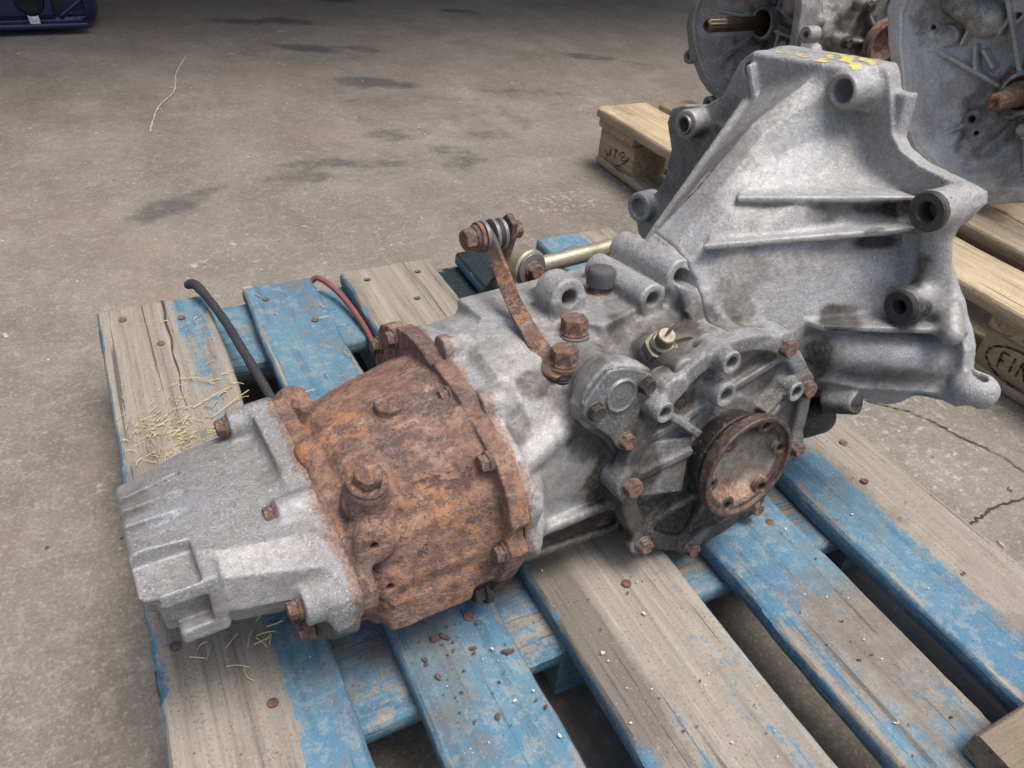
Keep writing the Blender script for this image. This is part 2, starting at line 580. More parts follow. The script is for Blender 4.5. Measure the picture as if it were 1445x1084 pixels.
def rust_mat(name, dark=.0, off=0.0, sc=1.0):
    t = NT(name)
    v = t.map(loc=(off, off * 2, off * .3))
    big = t.noise(16 * sc, 6, .62, v); mid = t.noise(55 * sc, 6, .7, v, .4); fine = t.noise(300, 4, .7, v)
    col = t.ramp(t.math('ADD', t.math('MULTIPLY', mid, .7), t.math('MULTIPLY', fine, .3)),
                 [(.28, (.07, .042, .036)), (.40, (.15, .088, .068)), (.52, (.235, .138, .10)), (.63, (.31, .185, .128)), (.75, (.42, .29, .21))])
    org = t.math('MULTIPLY', t.step(big, .5, .68), t.step(t.math('ADD', t.math('MULTIPLY', mid, .5), t.math('MULTIPLY', fine, .5)), .46, .58))
    col = t.mix(t.math('MULTIPLY', org, .8), col, (.42, .19, .07))
    pale = t.math('MULTIPLY', t.step(t.noise(21 * sc, 5, .6, t.map(loc=(off + 5, 1, 2))), .52, .68), t.step(fine, .42, .62))
    col = t.mix(t.math('MULTIPLY', pale, .7), col, (.40, .345, .30))
    fl = t.step(t.noise(24 * sc, 5, .72, t.map(loc=(off, 9, 4)), .3), .60, .625)
    col = t.mix(t.math('MULTIPLY', fl, .8), col, (.075, .045, .042))
    zz = t.sep(t.tc.outputs['Object'], 2)
    zone = t.math('MULTIPLY', zz, 1.1)
    pu = t.step(t.math('ADD', t.noise(13 * sc, 6, .68, t.map(loc=(off + 2, 6, 1)), .6), t.math('SUBTRACT', zone, .045)), .525, .585)
    col = t.mix(t.math('MULTIPLY', pu, .72), col, t.mix(t.step(fine, .4, .6), (.075, .052, .050), (.15, .11, .10)))
    g = t.attr('grime_shade')
    gm = t.step(t.math('ADD', g, t.math('MULTIPLY', t.math('SUBTRACT', mid, .5), .9)), .3, .7)
    col = t.mix(gm, col, (.026, .022, .02))
    if dark: col = t.mix(dark, col, (.055, .04, .036))
    strk = t.noise(1.0, 6, .75, t.map((70, 130, 150), loc=(off, 2, 3)), .8)
    mot = t.noise(95 * sc, 8, .8, v)
    col = t.mix(t.math('MULTIPLY', t.step(mot, .485, .45), .6), col, (.11, .062, .05))
    col = t.mix(t.math('MULTIPLY', t.math('MULTIPLY', t.step(mot, .52, .56), t.step(t.math('SUBTRACT', big, t.math('MULTIPLY', t.sep(t.tc.outputs['Object'], 2), .9)), .38, .52)), .6), col, (.38, .18, .075))
    col = t.mix(t.math('MULTIPLY', t.step(strk, .55, .62), .35), col, (.40, .30, .235))
    pt = t.step(t.voro(240, v), .08, .24, 1, 0)
    col = t.mix(t.math('MULTIPLY', t.math('MULTIPLY', pt, t.step(mid, .5, .6)), .75), col, (.10, .05, .036))
    h = t.math('ADD', t.math('MULTIPLY', mid, .8), t.math('ADD', t.math('ADD', t.math('MULTIPLY', fine, .5), t.math('MULTIPLY', mot, .8)), t.math('ADD', t.math('MULTIPLY', fl, -.35), t.math('MULTIPLY', pt, -.25))))
    nb = t.bump(h, .85, .003)
    return t.out(col, t.lin(fine, .3, .7, .68, .9), .08, nb, .35)

def wood_mat(name, bare=(.268, .238, .193), blue=(.058, .155, .24), fresh=False):
    """weathered pallet board; 'paint' = how much paint is left, 'wet' = spilt oil, 'dirt' = trodden-in muck"""
    t = NT(name)
    gv = t.map((85, 3.2, 85), rnd=True)
    gv2 = t.map((330, 9, 330), rnd=True)
    gv3 = t.map((150, 2.2, 150), rnd=True)
    iv = t.map((1, 1, 1), rnd=True)
    grain = t.noise(1.0, 5, .62, gv, .35); fg = t.noise(1.0, 4, .7, gv2)
    fine = t.noise(420, 3, .65, iv); mid = t.noise(40, 5, .6, iv); big = t.noise(9, 4, .6, iv)
    bc = t.ramp(t.math('ADD', t.math('MULTIPLY', grain, .65), t.math('MULTIPLY', fg, .35)),
                [(.32, tuple(x * .42 for x in bare)), (.44, tuple(x * .8 for x in bare)), (.56, bare), (.68, tuple(min(1, x * 1.3) for x in bare))])
    crk = t.step(t.noise(1.0, 3, .6, gv3, .3), .36, .325)
    bc = t.mix(t.math('MULTIPLY', crk, .8), bc, tuple(x * .22 for x in bare))
    if fresh:
        bc = t.mix(t.math('MULTIPLY', t.step(big, .48, .7), .45), bc, tuple(x * .62 for x in bare))
        col = bc
    else:
        pc = t.mix(t.step(big, .35, .65), blue, (blue[0] * 1.6, blue[1] * 1.25, blue[2] * 1.05))
        pc = t.mix(t.math('MULTIPLY', t.step(mid, .5, .7), .5), pc, (blue[0] * 3.0, blue[1] * 1.35, blue[2] * .92))
        p = t.attr('paint')
        k = t.math('ADD', p, t.math('ADD', t.math('MULTIPLY', t.math('SUBTRACT', t.noise(60, 7, .75, iv), .5), 1.25), t.math('ADD', t.math('MULTIPLY', t.math('SUBTRACT', grain, .5), .8), t.math('MULTIPLY', t.math('SUBTRACT', fg, .5), .9))))
        pc = t.mix(t.math('MULTIPLY', t.step(grain, .5, .36), .5), pc, tuple(x * .5 for x in blue))
        pc = t.mix(t.math('MULTIPLY', t.step(t.noise(75, 7, .75, iv),   .49, .60), .52), pc, (.24, .26, .255))
        col = t.mix(t.step(k, .42, .62), bc, pc)
    d = t.math('ADD', t.attr('dirt'), t.math('MULTIPLY', t.math('SUBTRACT', mid, .5), .8))
    col = t.mix(t.math('MULTIPLY', t.step(d, .27, .75), .74), col, (.105, .09, .073))
    col = t.mix(t.math('MULTIPLY', t.step(fine, .60, .70), .5), col, tuple(min(1, x * 1.5) for x in bare))
    col = t.mix(t.math('MULTIPLY', t.step(fine, .34, .42, 1, 0), .55), col, (.06, .05, .042))
    # rust and grit specks
    sp = t.step(t.voro(95, iv), .06, .15, 1, 0)
    col = t.mix(t.math('MULTIPLY', sp, t.step(mid, .5, .58)), col, (.10, .048, .032))
    w = t.step(t.math('ADD', t.attr('wet'), t.math('MULTIPLY', t.math('SUBTRACT', mid, .5), .9)), .40, .55)
    col = t.mix(t.math('MULTIPLY', w, .85), col, (.012, .011, .008))
    h = t.math('ADD', t.math('MULTIPLY', grain, .7), t.math('ADD', t.math('MULTIPLY', fg, .6), t.math('SUBTRACT', t.math('MULTIPLY', fine, .25), t.math('MULTIPLY', crk, .5))))
    nb = t.bump(h, .75, .0022)
    rough = t.math('SUBTRACT', t.lin(fine, .3, .7, .68, .88), t.math('MULTIPLY', w, .58))
    return t.out(col, rough, 0.0, nb, .4)

def concrete_mat():
    t = NT("concrete")
    big = t.noise(1.1, 5, .55); mid = t.noise(7, 6, .6); fine = t.noise(70, 5, .7); grit = t.noise(400, 3, .7)
    streak = t.noise(1.0, 5, .6, t.map((9, 3.2, 9)))
    f = t.math('ADD', t.math('MULTIPLY', big, .4), t.math('ADD', t.math('MULTIPLY', mid, .35), t.math('MULTIPLY', streak, .25)))
    col = t.ramp(f, [(.36, (.122, .106, .084)), (.5, (.176, .155, .127)), (.64, (.25, .225, .188))])
    col = t.mix(t.math('MULTIPLY', t.step(fine, .52, .7), .4), col, (.36, .34, .305))
    col = t.mix(t.math('MULTIPLY', t.step(fine, .32, .44, 1, 0), .45), col, (.14, .125, .105))
    mo = t.noise(42, 8, .8)
    col = t.mix(t.math('MULTIPLY', t.step(mo, .52, .60), .22), col, (.36, .34, .31))
    col = t.mix(t.math('MULTIPLY', t.step(mo, .46, .40), .28), col, (.12, .108, .092))
    gq = t.noise(210, 5, .8)
    col = t.mix(t.math('MULTIPLY', t.step(gq, .54, .62), .34), col, (.42, .40, .36))
    col = t.mix(t.math('MULTIPLY', t.step(gq, .45, .39), .42), col, (.09, .08, .068))
    red = t.step(t.noise(2.6, 4, .6, t.map(loc=(4, 8, 0))), .55, .7)
    col = t.mix(t.math('MULTIPLY', red, .3), col, (.25, .18, .145))
    s = t.attr('stain')
    sm = t.step(t.math('ADD', s, t.math('ADD', t.math('MULTIPLY', t.math('SUBTRACT', t.noise(16, 6, .7), .5), 1.6), t.math('MULTIPLY', t.math('SUBTRACT', fine, .5), 1.1))), .25, 1.05)
    col = t.mix(t.math('MULTIPLY', sm, .8), col, (.058, .058, .058))
    pl = t.attr('pale')
    pm = t.step(t.math('ADD', pl, t.math('MULTIPLY', t.math('SUBTRACT', fine, .5), 1.2)), .4, .7)
    col = t.mix(t.math('MULTIPLY', pm, .6), col, (.50, .48, .45))
    wp = t.math('MULTIPLY', t.step(t.voro(38), .05, .1, 1, 0), t.step(mid, .48, .62))
    col = t.mix(t.math('MULTIPLY', wp, .8), col, (.55, .52, .47))
    bk = t.math('MULTIPLY', t.step(t.voro(26, t.map(loc=(3, 3, 3))), .04, .09, 1, 0), t.step(mid, .5, .6))
    col = t.mix(bk, col, (.06, .05, .045))
    h = t.math('ADD', t.math('MULTIPLY', fine, .6), t.math('ADD', t.math('MULTIPLY', grit, .25), t.math('MULTIPLY', mid, .6)))
    return t.out(col, t.lin(fine, .3, .7, .78, .95), 0, t.bump(h, .7, .006), .3)

def plain(name, col, rough=.6, metal=0.0, var=.3, bsc=300, bump=.3, dark=(.02, .018, .016), dsc=60):
    t = NT(name)
    v = t.map(rnd=True)
    n = t.noise(dsc, 5, .65, v); f = t.noise(bsc, 3, .65, v)
    c = t.mix(t.math('MULTIPLY', t.step(n, .46, .68), var), col, dark)
    c = t.mix(t.math('MULTIPLY', t.step(f, .55, .7), .25), c, tuple(min(1, x * 1.7 + .02) for x in col))
    return t.out(c, t.lin(f, .3, .7, rough - .08, rough + .1), metal, t.bump(f, bump, .001))

M_alu = alu_mat("cast_aluminium")
M_alu_bell = alu_mat("cast_aluminium_bell_housing", base=(.325, .32, .312), dirt=(.245, .233, .217), dirtiness=.5, metal=.25, off=3.3)
M_alu_tail = alu_mat("cast_aluminium_tail", base=(.265, .257, .25), dirt=(.185, .176, .166), dirtiness=.55, metal=.25, off=6.1)
M_alu_cover = alu_mat("cast_aluminium_side_cover", base=(.29, .288, .282), dirt=(.11, .10, .088), dirtiness=.72, off=9.4)
M_alu_back = alu_mat("cast_aluminium_old", base=(.30, .30, .295), dirt=(.15, .14, .125), dirtiness=.6, off=12.7)
M_rust = rust_mat("rusty_cast_iron")
M_rust_dark = rust_mat("rusty_steel", .45, 4.0)
M_rust_bolt = rust_mat("rusty_bolt", .45, 8.0, 2.0)
def flange_mat():
    t = NT("drive_flange_steel")
    v = t.tc.outputs['Object']
    x, y, z = t.sep(v, 0), t.sep(v, 1), t.sep(v, 2)
    r = t.math('SQRT', t.math('ADD', t.math('MULTIPLY', x, x), t.math('MULTIPLY', z, z)))
    n = t.noise(40, 6, .7); f = t.noise(260, 5, .75); m = t.noise(120, 7, .78)
    rim = t.mix(t.step(m, .46, .54), (.06, .042, .035), (.115, .078, .06))
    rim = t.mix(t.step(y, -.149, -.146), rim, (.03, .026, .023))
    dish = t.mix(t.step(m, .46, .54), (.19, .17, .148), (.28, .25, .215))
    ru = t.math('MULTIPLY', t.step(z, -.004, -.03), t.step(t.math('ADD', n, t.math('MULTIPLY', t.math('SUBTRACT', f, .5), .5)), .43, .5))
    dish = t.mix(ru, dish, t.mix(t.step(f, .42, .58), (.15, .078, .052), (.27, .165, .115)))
    dish = t.mix(t.step(t.math('ADD', t.math('MULTIPLY', n, .012), t.math('SUBTRACT', z, .0)), .022, .034), dish, (.06, .045, .036))  # upper dish darkened in the colour: painted shadow inside the cup
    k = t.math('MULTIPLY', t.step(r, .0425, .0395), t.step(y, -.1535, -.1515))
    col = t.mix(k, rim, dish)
    col = t.mix(t.math('MULTIPLY', t.step(f, .56, .66), .5), col, (.34, .24, .18))
    return t.out(col, t.lin(f, .3, .7, .42, .68), .35, t.bump(t.math('ADD', f, m), .5, .0008))
M_flange = flange_mat()
M_zinc = plain("worn_zinc_plating", (.42, .39, .29), .38, .6, .45, 300, .25, (.14, .12, .085), 60)
M_switch = plain('dirty_plated_steel', (.24, .215, .15), .5, .5, .6, 300, .35, (.05, .043, .033), 70)
M_washer = plain("grey_steel_washer", (.20, .19, .18), .5, .5, .5)
M_steel_dark = plain("dark_steel", (.075, .065, .055), .5, .4, .5)
M_rubber = plain("black_rubber", (.022, .022, .023), .7, 0, .3, 500, .4, (.06, .055, .05), 90)
M_grey_plast = plain("grey_rubber_cap", (.06, .06, .062), .75, 0, .3, 600, .4, (.11, .10, .095), 120)
M_wood = wood_mat("blue_pallet_wood")
M_wood_new = wood_mat("pale_pallet_wood", bare=(.46, .36, .235), fresh=True)
M_wood_beam = wood_mat("brown_plank_wood", bare=(.20, .155, .105), fresh=True)
M_conc = concrete_mat()
def ink_mat():
    t = NT("black_stamp_ink")
    n = t.noise(1.0, 5, .7, t.map((420, 60, 700)))
    return t.out(t.mix(t.step(n, .53, .60), (.022, .016, .013), (.36, .27, .17)), .85)
M_ink = ink_mat()
def yellow_mat():
    t = NT("yellow_paint_marker")
    n = t.noise(170, 6, .75)
    c = t.mix(t.step(n, .455, .50), (.32, .32, .31), t.mix(t.step(n, .5, .62), (.50, .40, .10), (.66, .50, .05)))
    return t.out(c, .6, 0, t.bump(n, .3, .0006))
M_yellow = yellow_mat()

# ================================================================== GROUND
def axis_steps(a, b, fine, lo, hi):
    c = list(np.arange(a, b + 1e-6, fine))
    s, x = fine, a
    L = []
    while x > lo:
        s *= 1.35; x -= s; L.append(max(x, lo))
    s, x = fine, b
    Rr = []
    while x < hi:
        s *= 1.35; x += s; Rr.append(min(x, hi))
    return np.array(L[::-1] + c + Rr)

def build_ground():
    xs = axis_steps(-.9, 3.2, .016, -80, 80); ys = axis_steps(-.4, 4.2, .018, -80, 80)
    X, Y = np.meshgrid(xs, ys, indexing='ij')
    P = np.stack([X.ravel(), Y.ravel(), np.zeros(X.size)], 1).astype(np.float32)
    P[:, 2] = .0016 * fbm(P, .12, 5, 3) * (np.abs(P[:, 0]) < 4)
    nx, ny = len(xs), len(ys)
    i = np.arange(nx * ny).reshape(nx, ny)
    Q = np.stack([i[:-1, :-1], i[1:, :-1], i[1:, 1:], i[:-1, 1:]], -1).reshape(-1, 4)
    st = np.zeros(len(P)); n = fbm(P, .09, 3, 3); n2 = fbm(P, .35, 4, 3)
    # tyre smudges, oil spots and tread scuffs
    for x, y, rx, ry, a, s in STAINS:
        c, q = math.cos(a), math.sin(a)
        dx, dy = P[:, 0] - x, P[:, 1] - y
        d = np.sqrt(((dx * c + dy * q) / rx) ** 2 + ((-dx * q + dy * c) / ry) ** 2) + .45 * n
        st = np.maximum(st, s * np.clip((1.15 - d) / .7, 0, 1))
    st = np.maximum(st, .22 * np.clip(n2 * 1.6, 0, 1))
    pa = np.zeros(len(P))
    for x, y, rx, ry, a, s in PALES:
        c, q = math.cos(a), math.sin(a)
        dx, dy = P[:, 0] - x, P[:, 1] - y
        d = np.sqrt(((dx * c + dy * q) / rx) ** 2 + ((-dx * q + dy * c) / ry) ** 2) + .6 * n
        pa = np.maximum(pa, s * np.clip((1.1 - d) / .6, 0, 1))
    me = np_mesh("concrete_ground", P, Q, True, {'stain': st, 'pale': pa}, 1.0)
    o = link("concrete_ground", me, M_conc)
    o['kind'] = 'structure'
    return o

STAINS = [(.16, 1.81, .12, .07, .5, .8), (.22, 1.86, .06, .03, .2, .8), (.71, 2.87, .16, .05, -.45, 1.0), (.86, 2.85, .16, .04, -.5, .7), (.99, 3.51, .12, .04, -.4, 1), (1.41, 3.29, .12, .04, -.4, .95),
          (.81, 2.49, .15, .06, -.4, .9), (.72, 3.22, .14, .05, -.4, .95), (.56, 3.24, .13, .05, -.4, .95), (.57, 1.92, .22, .05, -.25, .75), (.45, 1.88, .14, .05, -.2, .7), (.73, 2.07, .12, .07, -.4, .65),
          (1.18, 2.32, .15, .08, -.4, .65), (1.30, 2.28, .12, .05, -.7, .6), (1.63, 2.61, .18, .05, -.6, .85), (1.72, 2.52, .16, .05, -.7, .6), (.83, 1.88, .09, .12, .2, .7), (.96, 2.01, .09, .05, -.3, .6), (1.27, 2.17, .10, .05, .4, .55),
          (1.33, 2.10, .08, .05, -.9, .55), (1.23, 2.86, .2, .04, -.5, .5), (1.05, 2.10, .3, .12, -.3, .42), (.9, 2.3, .4, .1, -.4, .35), (.05, 2.35, .1, .06, 0, .35), (1.2, .42, .2, .12, .3, .4), (.62, 1.45, .25, .12, 0, .2), (-.05, 1.7, .3, .25, 0, .22)]
PALES = [(.16, 1.55, .03, .02, 0, .6), (.23, 1.61, .012, .02, 0, .55), (-.105, .75, .005, .04, -.5, .4), (-.03, 1.02, .03, .04, 0, .45), (1.1, .75, .3, .2, .3, .4), (.3, 1.5, .3, .2, 0, .3), (1.0, .64, .2, .1, 0, .35), (.95, 1.6, .15, .1, 0, .4)]
ground = build_ground()

def ribbon(pts, w, jit=.004, z=.0022, seed=1):
    """ragged crack outline along pts (metres, on the ground)"""
    r = np.random.default_rng(seed)
    S = spline([(x, y, 0) for x, y in pts], 14)
    bm = bmesh.new(); prev = None
    for i, p in enumerate(S):
        q = S[min(i + 1, len(S) - 1)] - S[max(i - 1, 0)]
        nn = np.array([-q[1], q[0], 0]); nn /= np.linalg.norm(nn) + 1e-9
        c = p + nn * r.normal(0, jit)
        ww = w * r.uniform(.35, 1.2)
        a = bm.verts.new((*(c + nn * ww)[:2], z)); b = bm.verts.new((*(c - nn * ww)[:2], z))
        if prev: bm.faces.new((prev[0], prev[1], b, a))
        prev = (a, b)
    return bm_mesh("crack", bm)
M_crack = plain("dark_crack_dirt", (.045, .038, .032), .95, 0, .4)
M_scr = plain("chalky_scratch", (.46, .44, .40), .9, 0, .3)
for k, (pts, w) in enumerate([([(.93, .93), (1.06, .78), (1.1, .73), (1.12, .67), (1.14, .62), (1.15, .55), (1.19, .4)], .0014), ([(.93, .55), (.98, .54), (1.04, .548), (1.12, .54), (1.25, .56)], .0020)]):
    link("crack", ribbon(pts, w, .0016, seed=k), M_crack, ground)
link("scratch", ribbon([(.34, 2.84), (.29, 2.68), (.26, 2.52), (.21, 2.41), (.18, 2.3), (.165, 2.23)], .0018, .0008, .003, 5), M_scr, ground)

# ================================================================== PALLETS
def board_mesh(name, L, W, T, seed, masks=None, wob=.0018, bow=.002, nw=11, step=.02):
    """board with y along its length, x across, top at z = 0; worn rounded arrises"""
    nl = max(4, int(L / step))
    xs = np.linspace(0, W, nw); e = .0035
    xs = np.concatenate([[0.0012], [e], xs[1:-1], [W - e], [W - .0012]])
    top = [(x, 0 if 0.002 < x < W - .002 else -.0022) for x in xs]
    ring = top + [(W, -.005), (W, -T * .5), (W, -T + .004), (W - .003, -T), (W / 2, -T), (.003, -T), (0, -T + .004), (0, -T * .5), (0, -.005)]
    ring = np.array(ring); m = len(ring)
    ys = np.linspace(0, L, nl + 1)
    V = np.zeros((nl + 1, m, 3), np.float32)
    V[:, :, 0] = ring[:, 0]; V[:, :, 2] = ring[:, 1]; V[:, :, 1] = ys[:, None]
    V[0, :, 1] += .001; V[-1, :, 1] -= .001
    P = V.reshape(-1, 3)
    S = P + seed * 3.7
    side = np.minimum(P[:, 0], W - P[:, 0]) < .006
    P[:, 0] += side * wob * fbm(S * np.array([.2, 1, .3]), .05, seed, 3) * 1.6
    P[:, 2] += wob * .5 * fbm(S * np.array([1, .3, 1]), .04, seed + 1, 2) + bow * vnoise(S * np.array([.3, 1, .3]), .5, seed + 2)
    chip = np.clip(fbm(S, .03, seed + 3, 2) - .35, 0, 1) * 3
    edge = (np.minimum(P[:, 0], W - P[:, 0]) < .005) & (P[:, 2] > -.004)
    P[:, 2] -= edge * chip * .006
    i = np.arange((nl + 1) * m).reshape(nl + 1, m); j = np.roll(i, -1, 1)
    Q = np.stack([i[:-1], i[1:], j[1:], j[:-1]], -1).reshape(-1, 4)
    P0 = V.reshape(-1, 3)
    u, v = P0[:, 0] / W, P0[:, 1]
    at = {'paint': np.full(len(P0), .9), 'dirt': np.full(len(P0), .25), 'wet': np.zeros(len(P0))}
    if masks:
        n = fbm(P0 * np.array([1, .35, 1]) + seed * 2.1, .07, seed + 9, 3)
        sideface = (P0[:, 2] < -.003)
        for k, f in masks.items():
            a = np.clip(f(u, v) + .35 * n, 0, 1)
            if k == 'paint':
                arris = (np.minimum(P0[:, 0], W - P0[:, 0]) < .004) & (P0[:, 2] > -.004)
                a = np.where(arris, a * np.clip(.62 + 1.1 * fbm(P0 * np.array([1, .5, 1]) + seed, .03, seed + 30, 3), .15, 1), a)
                a = np.where(sideface, np.maximum(a, .95), a)
            else: a = np.where(sideface, np.minimum(a, .3), a)
            at[k] = a
    me = bpy.data.meshes.new(name)
    # end caps as n-gons via bmesh
    bm = bmesh.new()
    vs = [bm.verts.new(p) for p in P]
    for q in Q: bm.faces.new([vs[k] for k in q])
    bm.faces.new([vs[k] for k in i[0]]); bm.faces.new([vs[k] for k in i[-1]])
    bmesh.ops.recalc_face_normals(bm, faces=bm.faces)
    bm.to_mesh(me); bm.free()
    for k, a in at.items():
        x = me.attributes.new(k, 'FLOAT', 'POINT'); x.data.foreach_set('value', a.astype(np.float32))
    me.polygons.foreach_set('use_smooth', np.full(len(me.polygons), True))
    me.set_sharp_from_angle(angle=RAD(40))
    return me

def place(x, y, z, rz=0):
    return Matrix.Translation((x, y, z)) @ Matrix.Rotation(rz, 4, 'Z')

nail_me = hexbolt  # placeholder, replaced below
def nail_mesh():
    bm = lathe([(0, 1.0), (3.4, .9), (4.6, .35), (4.8, -.4), (4.4, -1.6)], 12)
    return bm_mesh("nail", bm, 35, .001)
NAIL = nail_mesh()

sm = lambda x, a, b: np.clip((x - a) / (b - a), 0, 1)
B_MASK = [
    # board 1: bare middle, blue on both arrises, bluer on the right at the far end
    dict(paint=lambda u, v: np.maximum(sm(u, .60, .72) * np.where(v > .75, sm(u, .54, .62), 1) * .82, sm(u, .07, .0) * .95) * (1 - .45 * sm(v, .98, 1.0) * 0) - .3 * sm(v, .72, .9) * sm(u, .6, .9) * sm(v, 1.2, .95) ,
         dirt=lambda u, v: .24 + .22 * sm(v, .7, .85) * sm(v, 1.0, .9) + .1 * sm(u, .5, .2)),
    dict(paint=lambda u, v: .86 - .25 * sm(v, .45, .3) * sm(u, .5, 1.0), dirt=lambda u, v: .34 + .16 * sm(v, .55, .3)),
    dict(paint=lambda u, v: .12 + .3 * sm(u, .1, 0) + .35 * sm(u, .9, 1) * sm(v, .6, .8) + .12 * sm(v, .45, .35), dirt=lambda u, v: .2 + .95 * sm(u, .33, .24) * sm(v, .40, .46) * sm(v, .75, .6)),
    dict(paint=lambda u, v: .80 - .62 * sm(np.abs(v - .41), .11, .03) * sm(u, .1, .4) - .25 * sm(v, .36, .3) * sm(u, .35, .8) - .2 * sm(v, .3, .2), dirt=lambda u, v: .30 + .3 * sm(v, .40, .30) + .25 * sm(np.abs(v - .43), .08, .02),
         wet=lambda u, v: .8 * sm(v, 1.02, 1.12)),
    dict(paint=lambda u, v: np.where(v < .9, .86 * sm(u, .52, .36) + .35 * sm(u, .93, 1), .9 * sm(u, .62, .5)) , dirt=lambda u, v: .2 + .1 * sm(v, .6, .4)),
]
C_MASK = dict(paint=lambda u, v: .55 + .4 * sm(np.abs(u - .5), .3, .5), dirt=lambda u, v: .38 + .0 * u)
C_MASK_BACK = dict(paint=lambda u, v: .9 + .0 * u, dirt=lambda u, v: .28 + .0 * u, wet=lambda u, v: .62 * sm(np.abs(v - .50), .09, .02))

pal = empty("blue_pallet", place(0, 0, 0))
tag(pal, "worn blue painted wooden pallet carrying the rusty gearbox in the foreground", "pallet")
T = .022
BX = [(.003, .140), (.187, .285), (.328, .467), (.511, .617), (.655, .800)]
for k, (x0, x1) in enumerate(BX):
    L = 1.2
    me = board_mesh("deck_board", L, x1 - x0, T, 3 + k * 7, B_MASK[k], step=.012)
    o = link("deck_board", me, M_wood, pal, place(x0, 0, DECK))
    o['label'] = ["first wide deck board under the tail, bare grey with a split", "narrow blue deck board beside the split board", "wide bare grey middle deck board with a brown stain", "narrow blue deck board worn brown near its front end", "wide outer deck board, half blue and half bare"][k]
for k, y0 in enumerate((0, .5275, 1.058)):
    me = board_mesh("cross_board", .8, .145, T, 41 + k * 5, C_MASK_BACK if k == 2 else C_MASK)
    # y along the board -> rotate so that length runs along world x
    link("cross_board", me, M_wood, pal, Matrix.Translation((0, y0 + .145, DECK - T - .0008)) @ Matrix.Rotation(-math.pi / 2, 4, 'Z'))
for x0, w in ((0, .1), (.3275, .145), (.7, .1)):
    me = board_mesh("skid_board", 1.2, w, T, int(70 + x0 * 30), dict(paint=lambda u, v: .45 + 0 * u, dirt=lambda u, v: .62 + 0 * u))
    link("skid_board", me, M_wood, pal, place(x0, 0, .024))
    for y0 in (0, .5275, 1.055):
        me = board_mesh("block", .145, w - .001, .075, int(90 + x0 * 70 + y0 * 9), dict(paint=lambda u, v: .8 + 0 * u, dirt=lambda u, v: .3 + 0 * u), step=.03)
        link("block", me, M_wood, pal, place(x0 + .0005, y0, .024 + T + .0752))
nspots = []
for k, (x0, x1) in enumerate(BX):
    w = x1 - x0
    for yc in (.072, .60, 1.128):
        for fx, fy in (((.22, .25), (.55, -.22), (.8, .2)) if w > .12 else ((.3, .2), (.68, -.2))):
            nspots.append((x0 + w * fx + rng.normal(0, .006), yc + fy * .145 + rng.normal(0, .008), rng.uniform(-.3, .3)))
for x, y, a in nspots:
    link("nail", NAIL, M_rust_bolt, pal, Matrix.Translation((x, y, DECK + .0012)) @ Matrix.Rotation(a, 4, 'X') @ Matrix.Rotation(a * 9, 4, 'Z'))
# the long split of the first board: a dark open crack, cut as a thin wedge
bm = bmesh.new(); prev = None
for i in range(26):
    y = 1.199 - i * .0095; w = (.0016 * (1 - i / 26) + .0002) * rng.uniform(.7, 1.2); x = .0835 + .0012 * math.sin(i * .8) - i * .00022
    a = bm.verts.new((x - w, y, DECK + .0022)); b = bm.verts.new((x + w, y, DECK + .0022))
    if prev: bm.faces.new((prev[0], prev[1], b, a))
    prev = (a, b)
link("split", bm_mesh("split", bm), M_crack, pal)

plank = empty("loose_plank", Matrix.Translation((.30, .012, DECK + .0035)) @ Matrix.Rotation(RAD(-1.0), 4, 'Z'))

# ================================================================== the shed this yard opens into: a roof and two walls beyond the frame, which shade the far floor
def slab(name, x0, x1, y0, y1, z0, z1, mat):
    bm = bmesh.new(); bmesh.ops.create_cube(bm, size=1, matrix=Matrix.Translation(((x0 + x1) / 2, (y0 + y1) / 2, (z0 + z1) / 2)) @ Matrix.Diagonal((x1 - x0, y1 - y0, z1 - z0, 1)))
    o = link(name, bm_mesh(name, bm), mat); o['kind'] = 'structure'
    return o
M_shed = plain("dull_shed_sheet", (.10, .095, .09), .8)
slab("roof", -4.5, 7.0, 2.1, 12.0, 2.5, 2.6, M_shed)
slab("wall_back", -4.5, 7.0, 12.05, 12.2, 0.0, 2.49, M_shed)
slab("wall_left", -4.7, -4.52, 2.1, 12.0, 0.0, 3.4, M_shed)
# ================================================================== THE GEARBOX (local frame: u along it towards the bell housing, v towards the near side, w up; mm)
GU = np.array([0.9981348, 0.06104854, 0.0]); GV = np.array([0.06045442, -0.98842102, 0.1391731]); GW = np.array([-0.00849631, 0.13891352, 0.99026807])
GO = np.array([.50287850, .70344947, .09599912 + DECK])
GM = Matrix(((GU[0], -GV[0], GW[0], GO[0]), (GU[1], -GV[1], GW[1], GO[1]), (GU[2], -GV[2], GW[2], GO[2]), (0, 0, 0, 1)))
gb = empty("gearbox", GM)
tag(gb, "used car gearbox on the blue pallet, grey aluminium with a rusty iron section", "gearbox")

def Gp(p): return np.array([p[0], -p[1], p[2]], float)

def gcast(name, fld, mat, grime_shade=(), disp=.45, dscale=14, seed=0, parent=None, rusty=None):
    V, Q = fld.mesh()
    at = {'grime_shade': blobs(V, grime_shade, seed)}
    if rusty is not None:      # rust washed from the iron on to the aluminium beside it
        d = np.abs(V[:, 0] - rusty)
        at['rusty'] = np.clip(1.0 - d / (9 + 26 * np.clip(fbm(V * np.array([.25, 1, 1]), 26, seed + 3, 4) + .25, 0, 1)), 0, 1)
    V[:, 1] *= -1; Q = Q[:, ::-1]
    N = vnormals(V, Q)
    V = V + N * (disp * fbm(V, dscale, seed, 3))[:, None]
    return link(name, np_mesh(name, V, Q, True, at), mat, parent or gb)

def gpart(name, me, mat, p, axis=(0, 0, 1), roll=0.0, parent=None):
    return link(name, me, mat, parent or gb, axis_mat(Gp(p), Gp(axis), roll))

